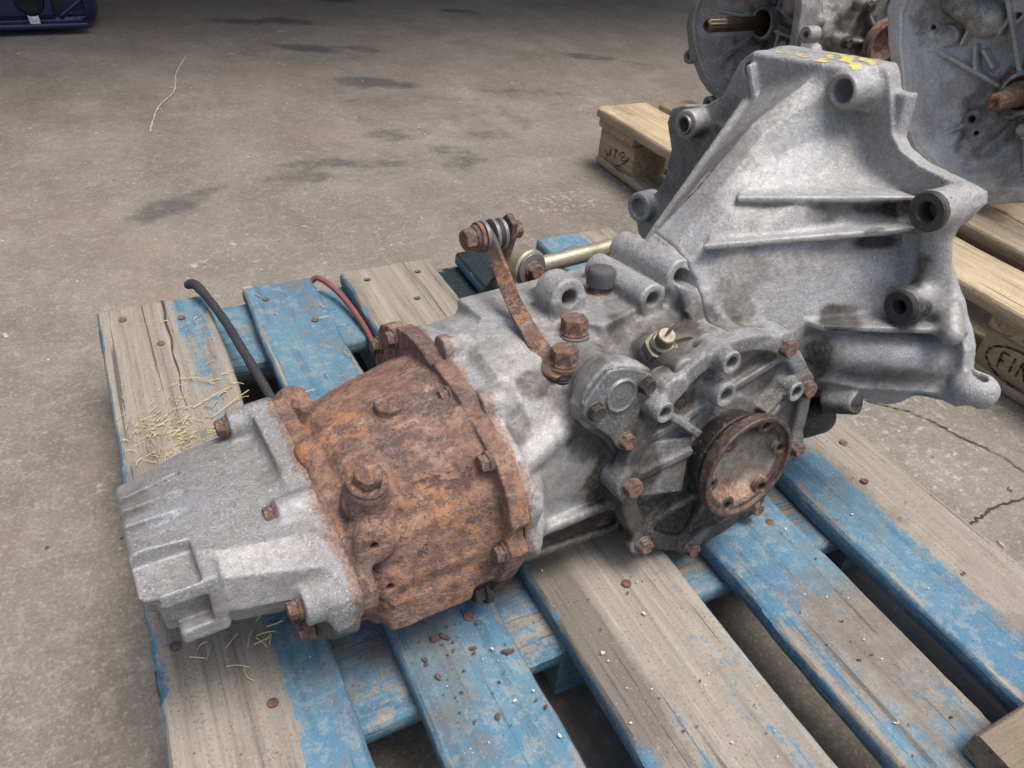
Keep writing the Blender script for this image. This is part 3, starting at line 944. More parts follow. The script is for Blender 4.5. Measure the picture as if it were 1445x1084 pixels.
def vec(*a): return np.array(a, float)
BOLT13 = hexbolt("bolt", 13, 9, 9.0, 2.4)
BOLT17 = hexbolt("bolt", 19, 13, 14.5, 3.5)
BOLT10 = hexbolt("bolt", 11, 7.5)
def bolt(p, ax, me=None, mat=None, label=None, roll=None):
    o = gpart("bolt", me or BOLT13, mat or M_rust_bolt, p, ax, rng.uniform(0, 1) if roll is None else roll)
    if label: o['label'] = label
    return o

# ---------------- tail cover
PJ = [(-75, 45), (-60, 64), (5, 58), (70, 47), (112, 32), (138, 8), (137, -8), (120, -32), (105, -52), (60, -80), (-20, -85), (-70, -60), (-85, 0)]
PM = [(-88, 12), (-76, 28), (-30, 42), (30, 50), (92, 52), (111, 42), (116, 16), (104, 4), (96, -12), (50, -52), (0, -70), (-50, -60), (-88, -16)]
PE = [(-86, 2), (-76, 14), (-30, 30), (20, 44), (80, 57), (100, 54), (108, 46), (100, 28), (82, 10), (48, -22), (0, -48), (-45, -48), (-84, -18)]
f = Field((-500, -110, -110), (-358, 160, 90), 1.3)
f.add(p_loft([(-494, [(x * .97, y * .96) for x, y in PE]), (-482, PE), (-440, PM), (-378, [(x * .96, y * .97) for x, y in PM[:0]] or [((a[0] + 2 * b[0]) / 3, (a[1] + 2 * b[1]) / 3) for a, b in zip(PJ, PM)]), (-361, PJ)], rd=5), 0)
f.add(p_loft([(-379, [(x * 1.0, y * 1.0) for x, y in PJ]), (-360, PJ)], rd=2), 8)
# bolt bosses along the joint
for c, r, u0 in (((-62, 50), 15, -398), ((66, 36), 13, -384), ((122, 4), 17, -398), ((112, -30), 16, -392), ((-80, -30), 16, -395)):
    f.add(p_cyl((u0, c[0], c[1]), (-360, c[0], c[1]), r - 2, r, 2), 8)
f.sub(p_cap((-386, 16, 64), (-378, 30, 64), 8), 6)
f.add(p_box((-372, 132, -2), (10, 8, 16), rd=4), 6)
# lower right block with two cast pockets
f.add(p_box((-464, 101, 27), (20, 16, 25), rd=4), 5)
f.sub(p_box((-474, 92, 53), (19, 22, 12), rd=2), 2.5)
f.sub(p_box((-473, 120, 27), (19, 15, 12), rd=2), 2.5)
f.sub(p_box((-490, 112, 2), (14, 14, 14), rd=3), 4)
# ribs over the shoulder of the end
for v0, w0, v1, w1 in ((44, 50, 46, 38), (14, 44, 14, 30), (-18, 36, -16, 20)):
    f.sub(p_cap((-450, v0 - 10, w0 + 2.5), (-500, v1 - 12, w1 - 1), 5, 12), 2)
f.sub(p_box((-420, 142, -34), (36, 26, 22), rd=8), 8)
f.add(p_cyl((-394, 68, 45), (-364, 68, 45), 12, 13, 2), 7)
gt = gcast("tail_cover", f, M_alu_tail, [((-400, 100, -45), 48, .8), ((-386, 22, 52), (14, 14, 10), .45), ((-470, 100, -20), 30, .5), ((-455, 112, 20), 16, .4), ((-420, 90, 20), (60, 40, 16), .35), ((-480, -20, 20), (20, 60, 30), .4)], .6, 12, 3, rusty=-361)
for p, l in (((-399, -62, 50), None), ((-394, 68, 47), None), ((-399, 122, 4), None), ((-393, 112, -30), None)):
    bolt(p, (-1, 0, 0))

# ---------------- rusty centre housing
def inset(P, d, c=(15, 0)):
    o = []
    for x, y in P:
        v = np.array([x - c[0], y - c[1]]); L = np.linalg.norm(v)
        o.append(tuple(np.array(c) + v * (1 - d / L)))
    return o
f = Field((-364, -145, -115), (-220, 165, 130), 1.3)
f.add(p_loft([(-360, PJ), (-346, PJ)], rd=2), 0)
def ell(cv, cw, rv, rw, n=16, p=2.4):
    o = []
    for k in range(n):
        t = math.pi / 2 + 2 * math.pi * k / n
        c, q = math.cos(t), math.sin(t)
        o.append((cv + rv * math.copysign(abs(c) ** (2 / p), c), cw + rw * math.copysign(abs(q) ** (2 / p), q)))
    return o
BAR = [(-345, ell(25, -10, 92, 72)), (-338, ell(22, -9, 102, 80)), (-300, ell(19, -7, 108, 90)), (-262, ell(17, -3, 112, 94)), (-236, ell(17, 0, 114, 97)), (-226, ell(17, 0, 114, 97))]
f.add(p_loft([(-362, ell(25, -10, 90, 66)), *BAR], rd=5), 5)
RF = [(-112, 70), (-102, 86), (-70, 100), (-38, 104), (8, 103), (40, 96), (62, 92), (92, 78), (120, 66), (136, 46), (143, 24), (141, -6), (122, -46), (104, -78), (60, -98), (-40, -92), (-100, -66), (-124, -10), (-122, 40)]
f.add(p_prism(0, inset(RF, -4), -240, -224, rd=1.2), 2.5)
# scallops between the flange bolts
for v, w in ((-76, 106), (6, 113), (80, 98), (150, 10)):
    f.sub(p_cyl((-250, v, w), (-200, v, w), 12, rd=1), 3)
# bosses for plugs and the drilled lugs low on the near side
f.add(p_cyl((-336, 92, 50), (-334, 100, 74), 18, 15.5, 2), 9)
f.add(p_cyl((-289, 30, 66), (-288, 31, 83), 14, 11, 2), 6)
f.add(p_cyl((-339, 100, 30), (-340, 122, 33), 17, 15, 2), 7)
f.hole((-340, 110, 32), (-341, 130, 34), 3)
f.add(p_cyl((-331, 100, -8), (-333, 124, -8), 14, 12, 2), 6)
f.hole((-333, 112, -8), (-333, 132, -8), 3)
f.add(p_cap((-340, -70, 50), (-340, -80, 20), 16), 10)
f.add(p_cap((-352, 20, 58), (-320, 18, 66), 10, 6), 12)
f.add(p_box((-300, 118, -40), (36, 8, 16), rd=4), 10)
gr = gcast("centre_housing", f, M_rust, [((-240, 100, -70), 34, .9), ((-260, 75, -95), (60, 60, 30), .8)], .7, 8, 5)
gpart("bolt", hexbolt("bolt", 20, 13, 15.5, 3.5), M_rust_dark, (-334, 100, 74), (.06, .34, .94), .4)
gpart("plug", bm_mesh("plug", lathe([(0, 9), (5, 9), (6, 8.2), (11, 8.4), (12, 7), (12, -3)], 20), 35, .001), M_rust_dark, (-288, 31, 82), (.03, .1, 1))
for p, ax in (((-240, 44, 88), (-1, 0, 0)), ((-241, 112, 66), (-1, 0, 0)), ((-240, 134, -8), (-1, 0, 0)), ((-240, -66, 92), (-1, 0, 0)), ((-240, -108, 66), (-1, 0, 0))):
    bolt(p, ax, BOLT13, M_steel_dark)
bolt((-240, 100, -76), (-1, 0, 0), BOLT17, M_steel_dark)

# ---------------- main casing and bell housing share one set of shapes, cut at a parting line
CUT = 6.0
N2 = len(RF)
def body(f):
    S1 = inset(RF, 3)
    S2 = inset(RF, 14)
    SA = [(-98, 60), (-88, 84), (-64, 100), (-36, 108), (0, 110), (30, 108), (52, 100), (74, 84), (92, 62), (102, 40), (106, 18), (106, -6), (100, -46), (88, -76), (56, -92), (-40, -90), (-90, -62), (-108, -10), (-108, 34)]
    SB = [(-92, 60), (-84, 90), (-62, 110), (-36, 116), (0, 117), (28, 114), (48, 104), (66, 84), (82, 62), (92, 40), (96, 18), (96, -6), (92, -46), (82, -80), (52, -96), (-40, -94), (-88, -62), (-104, -10), (-104, 34)]
    f.add(p_loft([(-223.5, S1), (-212, S1)], rd=1.5), 0)
    f.add(p_loft([(-223.5, S2), (-200, SA), (-110, SB), (60, SB)], rd=4), 10)
    # raised top plate carrying the lugs
    f.add(p_prism(2, [(-92, 48), (-112, 18), (-150, 4), (-176, -20), (-176, -66), (10, -74), (10, 16), (-44, 36)], 90, 118, 3), 7)
    for u in (-70, -62, -54, -46):
        f.add(p_slab([(u, 24, 112), (u, 62, 60), (u, 20, 60)], 4), 3)
    # crease line down the side
    f.add(p_cap((-212, 104, 40), (-136, 88, 62), 7, 5), 14)
    f.add(p_cap((-222, 108, -30), (-84, 102, -34), 5), 8)
    f.add(p_cap((-222, 100, -60), (-84, 97, -72), 4), 8)
    f.add(p_cap((-214, 128, 30), (-196, 110, 22), 12, 6), 12)
    f.add(p_cap((-214, 128, -14), (-192, 108, -20), 12, 6), 12)
    f.add(p_cap((-222, 66, 86), (-206, 66, 84), 12), 8)
    f.add(p_cap((-222, -2, 106), (-204, -2, 105), 12), 8)
    # drilled tubes across the top, the lug with one eye
    f.add(p_cyl((0, -48, 142), (0, 40, 142), 16, rd=2), 6)
    f.add(p_box((0, -6, 124), (12, 42, 18), rd=3), 6)
    f.add(p_cyl((-30, -48, 126), (-30, 40, 125), 15, rd=2), 6)
    f.add(p_cyl((-106, -14, 134), (-106, 16, 134), 18, rd=3), 4)
    f.add(p_box((-106, 1, 120), (18, 15, 14), rd=3), 6)
    f.add(p_slab([(-106, -8, 148), (-106, -46, 118), (-106, -8, 116)], 20, 5), 8)
    # final-drive drum behind the side cover
    f.add(p_cyl((0, 0, 0), (0, 110, 0), 106, 112, 3), 16)
    for a in DRUM_A:
        c, q = math.cos(RAD(a)) * 109, math.sin(RAD(a)) * 109
        f.add(p_cyl((c, 60, q), (c, 118, q), 9, 13, 2), 8)
    # selector housing with its three-lobed face
    f.add(p_cyl((-117, 14, 82), (-117, 96, 83), 25, 26, 2), 10)
    f.add(p_cyl((-121, 84, 84), (-121, 108, 86), 27, 31, 2), 8)
    f.add(p_prism(1, [(-156, 84), (-152, 68), (-128, 44), (-120, 32), (-106, 34), (-98, 52), (-88, 84), (-88, 104), (-104, 113), (-126, 119)], 92, 112, 2), 6)
    f.add(p_cyl((-137, 60, 60), (-139, 60, 85), 16, 15, 2), 6)
    f.add(p_cyl((-114, 37, 84), (-114, 37, 101), 17, 16, 2), 6)
    # switch boss
    f.add(p_cyl((-48, 66, 76), (-53, 80, 97), 20, 16, 2), 6)
    # strengthening ribs between drum and bell
    f.add(p_slab([(-10, 60, 118), (40, 60, 150), (60, 100, 96), (10, 104, 90)], 5), 5)
    f.add(p_cap((14, 60, 128), (22, 104, 96), 5, 5), 8)
    # ---- bell shell: narrow trunk over a wide round part
    def sec(R, botv, botw, wl=100, vl=-58):
        L = [(vl, wl), (vl - 4, wl - 22), (vl - 8, wl * .5), (vl - 14, 6)][::-1]
        return R + [(botv, botw), (-botv - 50, botw)] + L
    B0 = [(-10, 158), (20, 152), (42, 140), (58, 124), (70, 104), (78, 82), (84, 60), (86, 40), (84, 10), (66, -30)]
    B1 = [(0, 206), (22, 205), (40, 197), (54, 184), (64, 165), (76, 140), (88, 102), (92, 66), (90, 24), (66, -34)]
    B2 = [(0, 260), (17, 255), (30, 235), (47, 215), (70, 203), (82, 178), (96, 142), (110, 102), (110, 62), (74, -30)]
    B25 = [(12, 300), (23, 284), (34, 249), (56, 221), (86, 205), (98, 180), (114, 142), (136, 100), (142, 64), (84, -26)]
    B3 = [(16, 302), (24, 280), (36, 252), (62, 220), (104, 204), (118, 182), (132, 148), (160, 106), (172, 66), (92, -24)]
    f.add(p_loft([(-6, sec(B0, 30, -66, 96, -26)), (46, sec(B1, 32, -70, 148, -54)), (105, sec(B2, 36, -72, 208)), (165, sec(B25, 38, -74, 276, -60)), (204, sec(B3, 40, -74, 300, -66))], rd=4), 6)
    f.add(p_cap((36, -54, 137), (176, -61, 288), 3.6, 4), 9)
    # top box where the yellow marking is
    f.add(p_prism(2, [(160, -66), (168, -72), (219, -72), (219, 56), (205, 58), (180, 40), (165, 16)], 270, 311, 5), 8)
    # flange
    FL = [(-73, 312), (54, 311), (62, 304), (72, 280), (80, 256), (92, 244), (114, 235), (160, 227), (172, 224), (175, 214), (168, 203), (158, 190), (155, 172), (160, 154), (172, 138), (184, 122), (197, 104), (206, 88), (209, 72), (207, 60), (200, 32), (160, 22), (118, 8), (84, -34), (46, -74),
          (-140, -84), (-190, -50), (-232, -10), (-262, 50), (-274, 76), (-274, 94), (-262, 104), (-240, 112), (-222, 140), (-216, 178), (-228, 208), (-222, 226), (-205, 232), (-170, 236), (-140, 254), (-122, 292), (-108, 300)]
    f.add(p_prism(0, FL, 201, 219, 1.5), 8)
    # inner hollow, open to the engine side
    f.sub(p_loft([(66, sec([(-16, 172), (-4, 170), (12, 164), (22, 150), (34, 136), (46, 116), (56, 92), (58, 66), (54, 30), (40, -20)], 20, -58, 130, -46)), (165, sec([(-6, 276), (2, 262), (14, 234), (38, 208), (66, 190), (80, 168), (94, 134), (114, 98), (120, 66), (66, -18)], 26, -62, 262, -48)), (230, sec([(4, 288), (12, 270), (24, 244), (48, 210), (88, 192), (102, 170), (116, 140), (142, 102), (152, 66), (76, -18)], 30, -62, 286, -54))], rd=4), 3)
    # two shelf ribs, the lower rib and the starter bulge
    f.add(p_slab([(54, 43, 206), (196, 126, 207), (200, 60, 207), (84, 20, 206)], 6.5), 4)
    f.add(p_slab([(10, 54, 172), (196, 131, 180), (200, 60, 180), (46, 30, 173.5)], 6.5), 4)
    f.add(p_slab([(96, 90, 100), (102, 124, 100), (150, 160, 102), (205, 202, 103), (205, 120, 100)], 6), 4)
    f.add(p_cap((130, 112, 70), (206, 166, 62), 22, 32), 10)
    f.add(p_cap((118, 90, 44), (204, 140, 28), 20, 28), 14)
    f.add(p_slab([(120, 110, 34), (150, 150, 34), (206, 214, 44), (206, 120, 40)], 8), 5)
    # bosses
    f.add(p_cyl((163, 158, 211), (208, 156, 210), 18, 18, 2), 5)
    f.add(p_cyl((158, 160, 124), (208, 158, 122), 17, 17, 2), 6)
    f.add(p_cap((186, 156, 190), (204, 158, 128), 13, 15), 12)
    f.add(p_cap((188, 196, 104), (206, 176, 120), 10, 12), 8)
    f.add(p_cyl((166, 43, 290), (212, 44, 290), 16, 16, 2), 7)
    f.add(p_cyl((176, -168, 219), (214, -172, 219), 17, 17, 2), 6)
    f.add(p_cyl((166, -70, 293), (214, -76, 293), 15, 15, 2), 6)
    f.add(p_cyl((184, -248, 96), (214, -252, 96), 20, 20, 2), 6)
    f.add(p_cap((206, 216, 54), (216, 222, 50), 17, 17), 8)
    f.add(p_box((206, 196, 44), (12, 22, 8), rd=3), 6)
    # webs from the trunk to the left flange bosses
    f.add(p_slab([(176, -70, 226), (204, -160, 219), (204, -70, 226)], 7), 5)
    f.add(p_slab([(150, -60, 300), (206, -80, 300), (206, -60, 250), (150, -60, 250)], 6), 5)
    # right edge tab
    f.add(p_box((214, 72, 268), (9, 10, 22), rd=2), 3)
    # bottom bosses near the side cover
    f.add(p_cyl((140, 120, 10), (150, 150, 20), 14, 13, 2), 8)
    f.add(p_cap((90, 60, -60), (150, 110, -20), 16, 18), 12)
    # ---- holes
    f.hole((150, 158, 211), (240, 156, 210), 9)
    f.hole((150, 160, 124), (180, 159, 123), 6.5)
    f.hole((150, 43, 290), (230, 44, 290), 11)
    f.hole((160, -168, 219), (230, -172, 219), 8.5)
    f.hole((150, -70, 293), (230, -76, 293), 7.5)
    f.hole((170, -248, 96), (230, -252, 96), 12)
    f.hole((206, 220, 30), (212, 221, 80), 8)
    f.hole((150, 147, 19), (140, 160, 22), 8)
    f.hole((0, 60, 142), (0, -70, 142), 7.5)
    f.hole((-30, 60, 125), (-30, -70, 126), 7)
    f.hole((-106, -40, 134), (-106, 40, 134), 8)
DRUM_A = [60, 22, 180, 222, 258, 120, 300, 340]
GRIME_SHADE_M = [((-60, -10, 112), (90, 60, 20), .4), ((-190, 40, 100), (20, 70, 20), .34), ((-30, 60, 110), (60, 40, 30), .7), ((-180, 116, -60), (60, 30, 40), .8), ((-128, 98, 50), (36, 30, 40), .8), ((-90, 100, 60), (24, 30, 40), .95), ((-50, 84, 84), (80, 60, 60), .75), ((-122, 80, 84), (50, 60, 40), .62), ((-90, 112, -50), (80, 50, 70), .95), ((-150, 108, -66), (110, 40, 44), .9), ((-172, 66, 92), (20, 18, 16), .8), ((-198, 90, 72), (18, 26, 16), .6),
           ((0, 112, 0), (140, 40, 140), .75), ((-112, 112, 10), (22, 30, 90), 1.0), ((-96, 112, -70), (30, 30, 50), 1.0), ((-20, 30, 96), (60, 40, 40), .6), ((-100, 20, 112), (60, 40, 30), .4), ((-40, -30, 118), (60, 50, 12), .36), ((-150, 106, 10), (60, 20, 40), .42), ((-60, 50, 60), (50, 40, 40), .8)]  # real oil dirt, but the low side and crevices also carry painted shade
GRIME_SHADE_B = [((60, -10, 200), (60, 60, 60), .36), ((150, 20, 290), (60, 50, 30), .34), ((110, 100, 150), (70, 40, 30), .34), ((40, 70, 60), (60, 50, 60), .95), ((190, 190, 120), (24, 30, 60), .45), ((203, 40, 240), (12, 40, 60), .3), ((200, -180, 180), (30, 90, 80), .55), ((70, 104, 20), (80, 60, 80), 1.0), ((120, 120, -20), (90, 70, 46), .95), ((168, 124, 194), (52, 40, 14), 1.0), ((130, 96, 194), (50, 30, 12), .7), ((170, 110, 166), (30, 30, 10), .9), ((168, 150, 150), (24, 24, 38), .85), ((162, 160, 122), (18, 26, 24), 1.0), ((160, 164, 52), (70, 44, 16), .6),
           ((30, 70, 100), (50, 50, 50), .6), ((204, 180, 60), (16, 50, 44), .5), ((60, 60, 150), (60, 40, 20), .42), ((190, -120, 200), (30, 60, 80), .45), ((90, 0, 240), (50, 50, 50), .38), ((130, 126, 108), (40, 20, 12), .8), ((196, 170, 90), (20, 30, 40), .4)]  # oil dirt plus painted shade in the cavity beside the side cover
fm = Field((-226, -150, -125), (CUT, 150, 180), 1.5)
body(fm)
gmain = gcast("main_casing", fm, M_alu, GRIME_SHADE_M, .45, 12, 7, rusty=-223)
fb = Field((CUT, -300, -120), (226, 250, 326), 1.7)
body(fb)
gbell = gcast("bell_housing", fb, M_alu_bell, GRIME_SHADE_B, .5, 14, 9)

# ---------------- side cover with its ribs, and the drive flange
f = Field((-140, 84, -140), (145, 152, 145), 1.15)
f.add(p_cyl((0, 108, 0), (0, 123, 0), 117, 115, 2), 0)
BA = [(56, 94), (97, 39), (-109, 1), (-86, -76), (-23, -109), (60, -92), (104, -34), (-70, 82)]
for a, b in BA:
    f.add(p_cyl((a, 100, b), (a, 124, b), 15, 13.5, 2), 8)
f.sub(p_cyl((0, 114, 0), (0, 140, 0), 98, 101, 3), 3)
f.add(p_cyl((0, 96, 0), (0, 119, 0), 78, 54, 3), 12)
f.add(p_cyl((0, 106, 0), (0, 119, 0), 44, 42, 2), 4)
for a, b in ((-32, 119), (-95, 82)):
    pass
bos = [((-22, 104), 136, 10.5), ((-22, 72), 136, 11.5), ((-88, 74), 134, 9.5), ((76, 44), 132, 10)]
for (a, b), v, r in bos:
    f.add(p_cyl((a, 100, b), (a, v, b), r + 1.5, r, 1.5), 5)
for a0, b0, a1, b1, v0, v1 in ((-88, 74, -40, 34, 122, 132), (-22, 104, -20, 46, 122, 130), (-96, 36, 70, 80, 121, 121), (-100, 2, -44, 16, 122, 130), (76, 44, 40, 30, 124, 134), (-80, -66, -34, -36, 120, 132), (60, -84, 30, -40, 120, 132), (96, 40, 46, 20, 120, 132), (-30, -100, -14, -48, 120, 132)):
    f.add(p_slab([(a0, 108, b0), (a0, v0, b0), (a1, v1, b1), (a1, 108, b1)], 7), 5)
f.add(p_slab([(-98, 112, 34), (-98, 117, -20), (-50, 126, -26), (-44, 126, 30)], 8), 5)
for (a, b), v, r in bos:
    f.hole((a, v - 12, b), (a, v + 8, b), r * .56)
gcov = gcast("side_cover", f, M_alu_cover, [((-60, 112, -70), (80, 26, 60), 1.0), ((40, 112, -80), (90, 30, 60), 1.0), ((-60, 108, 60), (60, 14, 56), .95), ((-100, 112, 20), (30, 30, 60), .8), ((-110, 118, -40), (30, 30, 40), .8), ((30, 108, 60), (60, 12, 30), .8), ((10, 118, 84), (40, 14, 24), .5), ((0, 128, 0), (66, 30, 66), .55), ((100, 116, 20), (30, 14, 60), .5), ((-100, 116, 40), (20, 20, 40), .5)], .5, 10, 13)  # lower face blackened by oil dirt and by painted shade
for k, (a, b) in enumerate(BA[:7]):
    bolt((a, 124, b), (0, 1, 0), hexbolt("bolt", 15, 10) if k < 3 else BOLT13, M_rust_bolt)
for (a, b), v, r in bos:
    gpart("bushing", bm_mesh("bushing", lathe([(r * .58, -6), (r * .58, .8), (r * .66, 1.4), (r * .92, 1.4), (r * .98, .6), (r * .98, -2)], 24), 40, .001), M_alu_tail, (a, v, b), (0, 1, 0))
# the drive flange: thick rim, dished face, six threaded bosses
f = Field((-58, 118, -58), (58, 164, 58), .95)
f.add(p_cyl((0, 148, 0), (0, 159, 0), 51.5, 52, 1.0), 0)
f.add(p_cyl((0, 118.5, 0), (0, 151, 0), 31, 45, 2), 4)
f.sub(p_cyl((0, 155.5, 0), (0, 170, 0), 47, 47, .8), .8)
f.sub(p_cyl((0, 125, 0), (0, 157, 0), 18, 44, 3), 1)
for k in range(6):
    t = RAD(60 * k + 8); c, q = math.cos(t) * 42, math.sin(t) * 42
    f.add(p_cyl((c * .97, 149, q * .97), (c * .97, 154.5, q * .97), 8.0, 7.8, .8), 1.2)
    f.sub(p_cyl((0, 156.5, 0), (0, 170, 0), 47, 47, .8), .5)
    f.hole((c, 140, q), (c, 170, q), 4)
f.add(p_cyl((0, 118, 0), (0, 140, 0), 40, 46, 2), 4)
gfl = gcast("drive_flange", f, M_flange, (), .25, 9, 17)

# ---------------- selector cover plate, lever, linkage, switch, caps
from mathutils.bvhtree import BVHTree
def strap(name, pts, wid, thick, sides, mat, parent=None, seg=6):
    """flat forged bar: centre line pts, width direction per point (local u,v,w)"""
    S = spline(pts, seg); D = spline(sides, seg)
    wds = np.interp(np.linspace(0, 1, len(S)), np.linspace(0, 1, len(pts)), wid)
    bm = bmesh.new(); prev = None
    for i, p in enumerate(S):
        t = _n(S[min(i + 1, len(S) - 1)] - S[max(i - 1, 0)])
        d = np.array(D[i]); d = _n(d - t * (d @ t)); n = np.cross(t, d)
        w, h = wds[i] / 2, thick / 2
        r = []
        for a, b in ((-1, -.6), (-.9, -1), (.9, -1), (1, -.6), (1, .6), (.9, 1), (-.9, 1), (-1, .6)):
            r.append(bm.verts.new(Gp(p + d * a * w + n * b * h)))
        if prev:
            for k in range(8): bm.faces.new((prev[k], prev[(k + 1) % 8], r[(k + 1) % 8], r[k]))
        else: bm.faces.new(r)
        prev = r
    bm.faces.new(prev)
    return link(name, bm_mesh(name, bm, 40, .001), mat, parent or gb)

def wash(r, h, mat, p, ax, n=24, name="washer", parent=None):
    me = bm_mesh(name, lathe([(0, 0), (r, 0), (r + .4, .5), (r + .4, h - .5), (r, h), (0, h)], n), 35, .001)
    return gpart(name, me, mat, p, ax, parent=parent)

f = Field((-166, 108, 28), (-82, 124, 122), .9)
f.add(p_prism(1, [(-136, 117), (-120, 116), (-107, 111), (-92, 103), (-87, 97), (-88, 88), (-94, 78), (-98, 66), (-97, 52), (-102, 36), (-110, 32), (-119, 38), (-126, 50), (-136, 60), (-150, 72), (-158, 84), (-157, 93), (-150, 102)], 111, 116, .8), 0)
f.add(p_cyl((-121, 112, 91), (-121, 118.5, 91), 15.5, 15, .8), 1)
f.sub(p_cyl((-121, 117.2, 91), (-121, 125, 91), 12.8, rd=.5), .6)
M_plate = alu_mat("steel_cover_plate", base=(.19, .185, .17), dirt=(.09, .082, .07), dirtiness=.6, metal=.6, off=21)
scp = gcast("selector_cover", f, M_plate, [((-100, 114, 40), 16, .5), ((-150, 114, 84), 12, .4)], .12, 12, 23)
for a, b in ((-146, 84), (-96, 94), (-111, 44)):
    bolt((a, 115, b), (0, 1, 0), hexbolt("bolt", 12.5, 8, 8.4, 1.8), M_steel_dark if a != -111 else M_rust_bolt)

# two big bolts with their washer stacks on the selector housing
def stack(p, n, r, top, ax=(0, 0, 1)):
    z = 0
    for i in range(n):
        wash(r - (i % 2) * 1.5, 4.6, (M_rubber, M_washer, M_rust_bolt)[i % 3], np.array(p) + np.array(ax) * z, ax); z += 5.0
    o = gpart("bolt", hexbolt("bolt", 21, 15, 12.5, 2.5), M_rust_bolt, np.array(p) + np.array(ax) * z, ax, .3)
    return o
stack((-139, 60, 84), 3, 14.5, 112)
stack((-114, 37, 101.5), 2, 15, 112)
strap("shift_lever", [(-147, 70, 93), (-149, 60, 97), (-151, 46, 103), (-152, 26, 115), (-152, -6, 136), (-146, -42, 158), (-141, -66, 170), (-141, -78, 176)],
      (14, 22, 19, 16, 14, 14, 16, 15), 5.0, [(1, 0, .1), (1, .1, .3), (1, .2, .4), (1, .2, .1), (.9, .3, .5), (.5, .4, .9), (.1, .7, .7), (.1, .7, .7)], M_rust_dark)
# upper knuckle: cross bolt, spacer washers, hanging link
gpart("bolt", hexbolt("bolt", 18, 13, 12, 2.4), M_rust_bolt, (-153, -70, 171), (-1, 0, 0), .2)
for i, (u, r, m) in enumerate(((-152, 14, M_rust_dark), (-147, 14.5, M_washer), (-137, 14.5, M_washer), (-132.5, 13.5, M_rubber), (-128.5, 14, M_washer))):
    wash(r, 3.8, m, (u, -70, 171), (1, 0, 0))
strap("link_plate", [(-119, -62, 186), (-119, -70, 172), (-119, -80, 146), (-119, -86, 118), (-121, -84, 98), (-122, -80, 92)], (14, 26, 22, 20, 20, 12), 6, [(0, 1, .2)] * 6, M_rust_dark)
gpart("nut", hexbolt("nut", 15, 9, 9, 2), M_rust_bolt, (-115, -70, 172), (1, 0, 0), .5)
bush = gpart("bush", bm_mesh("bush", lathe([(0, 0), (18, 0), (19.5, 1.5), (19.5, 37), (18, 38.5), (16, 39), (0, 39)], 28), 35, .001), M_zinc, (-86, -126, 121), (.12, 1, -.02))
wash(16.5, 3, M_washer, (-82, -87, 120.5), (.12, 1, -.02))
gpart("nut", hexbolt("nut", 14, 9, 9.5, 2), M_rust_bolt, (-81.5, -84, 120.5), (.12, 1, -.02), .2)
link("shift_rod", tube_mesh("shift_rod", [Gp(p) * .001 for p in ((-74, -106, 113), (-66, -106, 113), (-64, -106, 113.3), (56, -108, 116), (70, -108, 116))], [.0125, .0125, .0092, .0092, .0085], 20), M_zinc, gb)
f = Field((-160, -140, 50), (-80, -40, 120), 1.8)
f.add(p_cyl((-118, -60, 80), (-124, -112, 82), 22, 19, 6), 0)
f.add(p_cyl((-116, -44, 82), (-118, -80, 82), 27, 24, 4), 8)
f.add(p_cap((-122, -92, 100), (-122, -84, 112), 11, 9), 8)
gcast("selector_boot", f, M_rubber, (), .4, 12, 31)
gpart("breather_neck", bm_mesh("breather_neck", lathe([(0, 0), (13, 0), (13.5, 1), (12, 3), (10.5, 5), (10, 12), (0, 12)], 24), 40, .001), M_rust_dark, (-52, -11, 117), (.02, 0, 1))
gpart("breather_cap", bm_mesh("breather_cap", lathe([(0, 0), (12, 0), (13.6, 1.2), (13.8, 12), (13, 16), (11, 17.6), (0, 18)], 28), 40, .001), M_grey_plast, (-52, -11, 125), (.06, 0, 1))
# reversing-light switch: hexagon, collar, two blade terminals
sw = gpart("switch", hexbolt("switch", 27, 11, None), M_switch, (-53, 80, 97), (-.16, .50, .85), .2)
gpart("collar", bm_mesh("collar", lathe([(0, 0), (10.5, 0), (11, 1), (11, 5), (9.5, 6.5), (8, 6.5), (8, 16), (7, 17), (0, 17)], 24), 40, .001), M_switch, (-54.6, 85, 105.5), (-.16, .50, .85))
def blade(p, d, wd):
    bm = bmesh.new()
    p = np.array(p, float); d = _n(d); s = _n(np.cross(d, (0.3, 1, 0))); n = np.cross(d, s)
    vs = []
    for a, b, c in ((-1, 0, -1), (1, 0, -1), (1, 1, -1), (.5, 1.15, -1), (-.5, 1.15, -1), (-1, 1, -1), (-1, 0, 1), (1, 0, 1), (1, 1, 1), (.5, 1.15, 1), (-.5, 1.15, 1), (-1, 1, 1)):
        vs.append(bm.verts.new(Gp(p + s * a * wd / 2 + d * b * 13 + n * c * .5)))
    bm.faces.new(vs[:6]); bm.faces.new(vs[6:])
    for k in range(6): bm.faces.new((vs[k], vs[(k + 1) % 6], vs[6 + (k + 1) % 6], vs[6 + k]))
    return link("terminal", bm_mesh("terminal", bm, None, .001), M_switch, gb)
blade((-57, 92, 117), (.1, .35, 1), 7); blade((-49, 94, 112), (.8, .55, .3), 5)
# rubber plugs in two bell-housing holes
gpart("plug", bm_mesh("plug", lathe([(5, -8), (6.5, 0), (7.5, 2), (14, 2.5), (15.5, 1), (15.5, -6)], 24), 40, .001), M_rubber, (157, 160, 124), (-1, .03, .02))
gpart("sleeve", bm_mesh("sleeve", lathe([(8, -14), (8.4, 1.5), (9.5, 3), (16, 3), (17.5, 1.5), (17.6, -10)], 28), 40, .001), M_steel_dark, (162, 158, 211), (-1, 0, 0))
for p in ((174, -168, 219),):
    gpart("sleeve", bm_mesh("sleeve", lathe([(8, -20), (8, .4), (8.6, 1), (10.6, 1), (11, .4), (11, -4)], 24), 40, .001), M_washer, p, (-1, 0, 0))

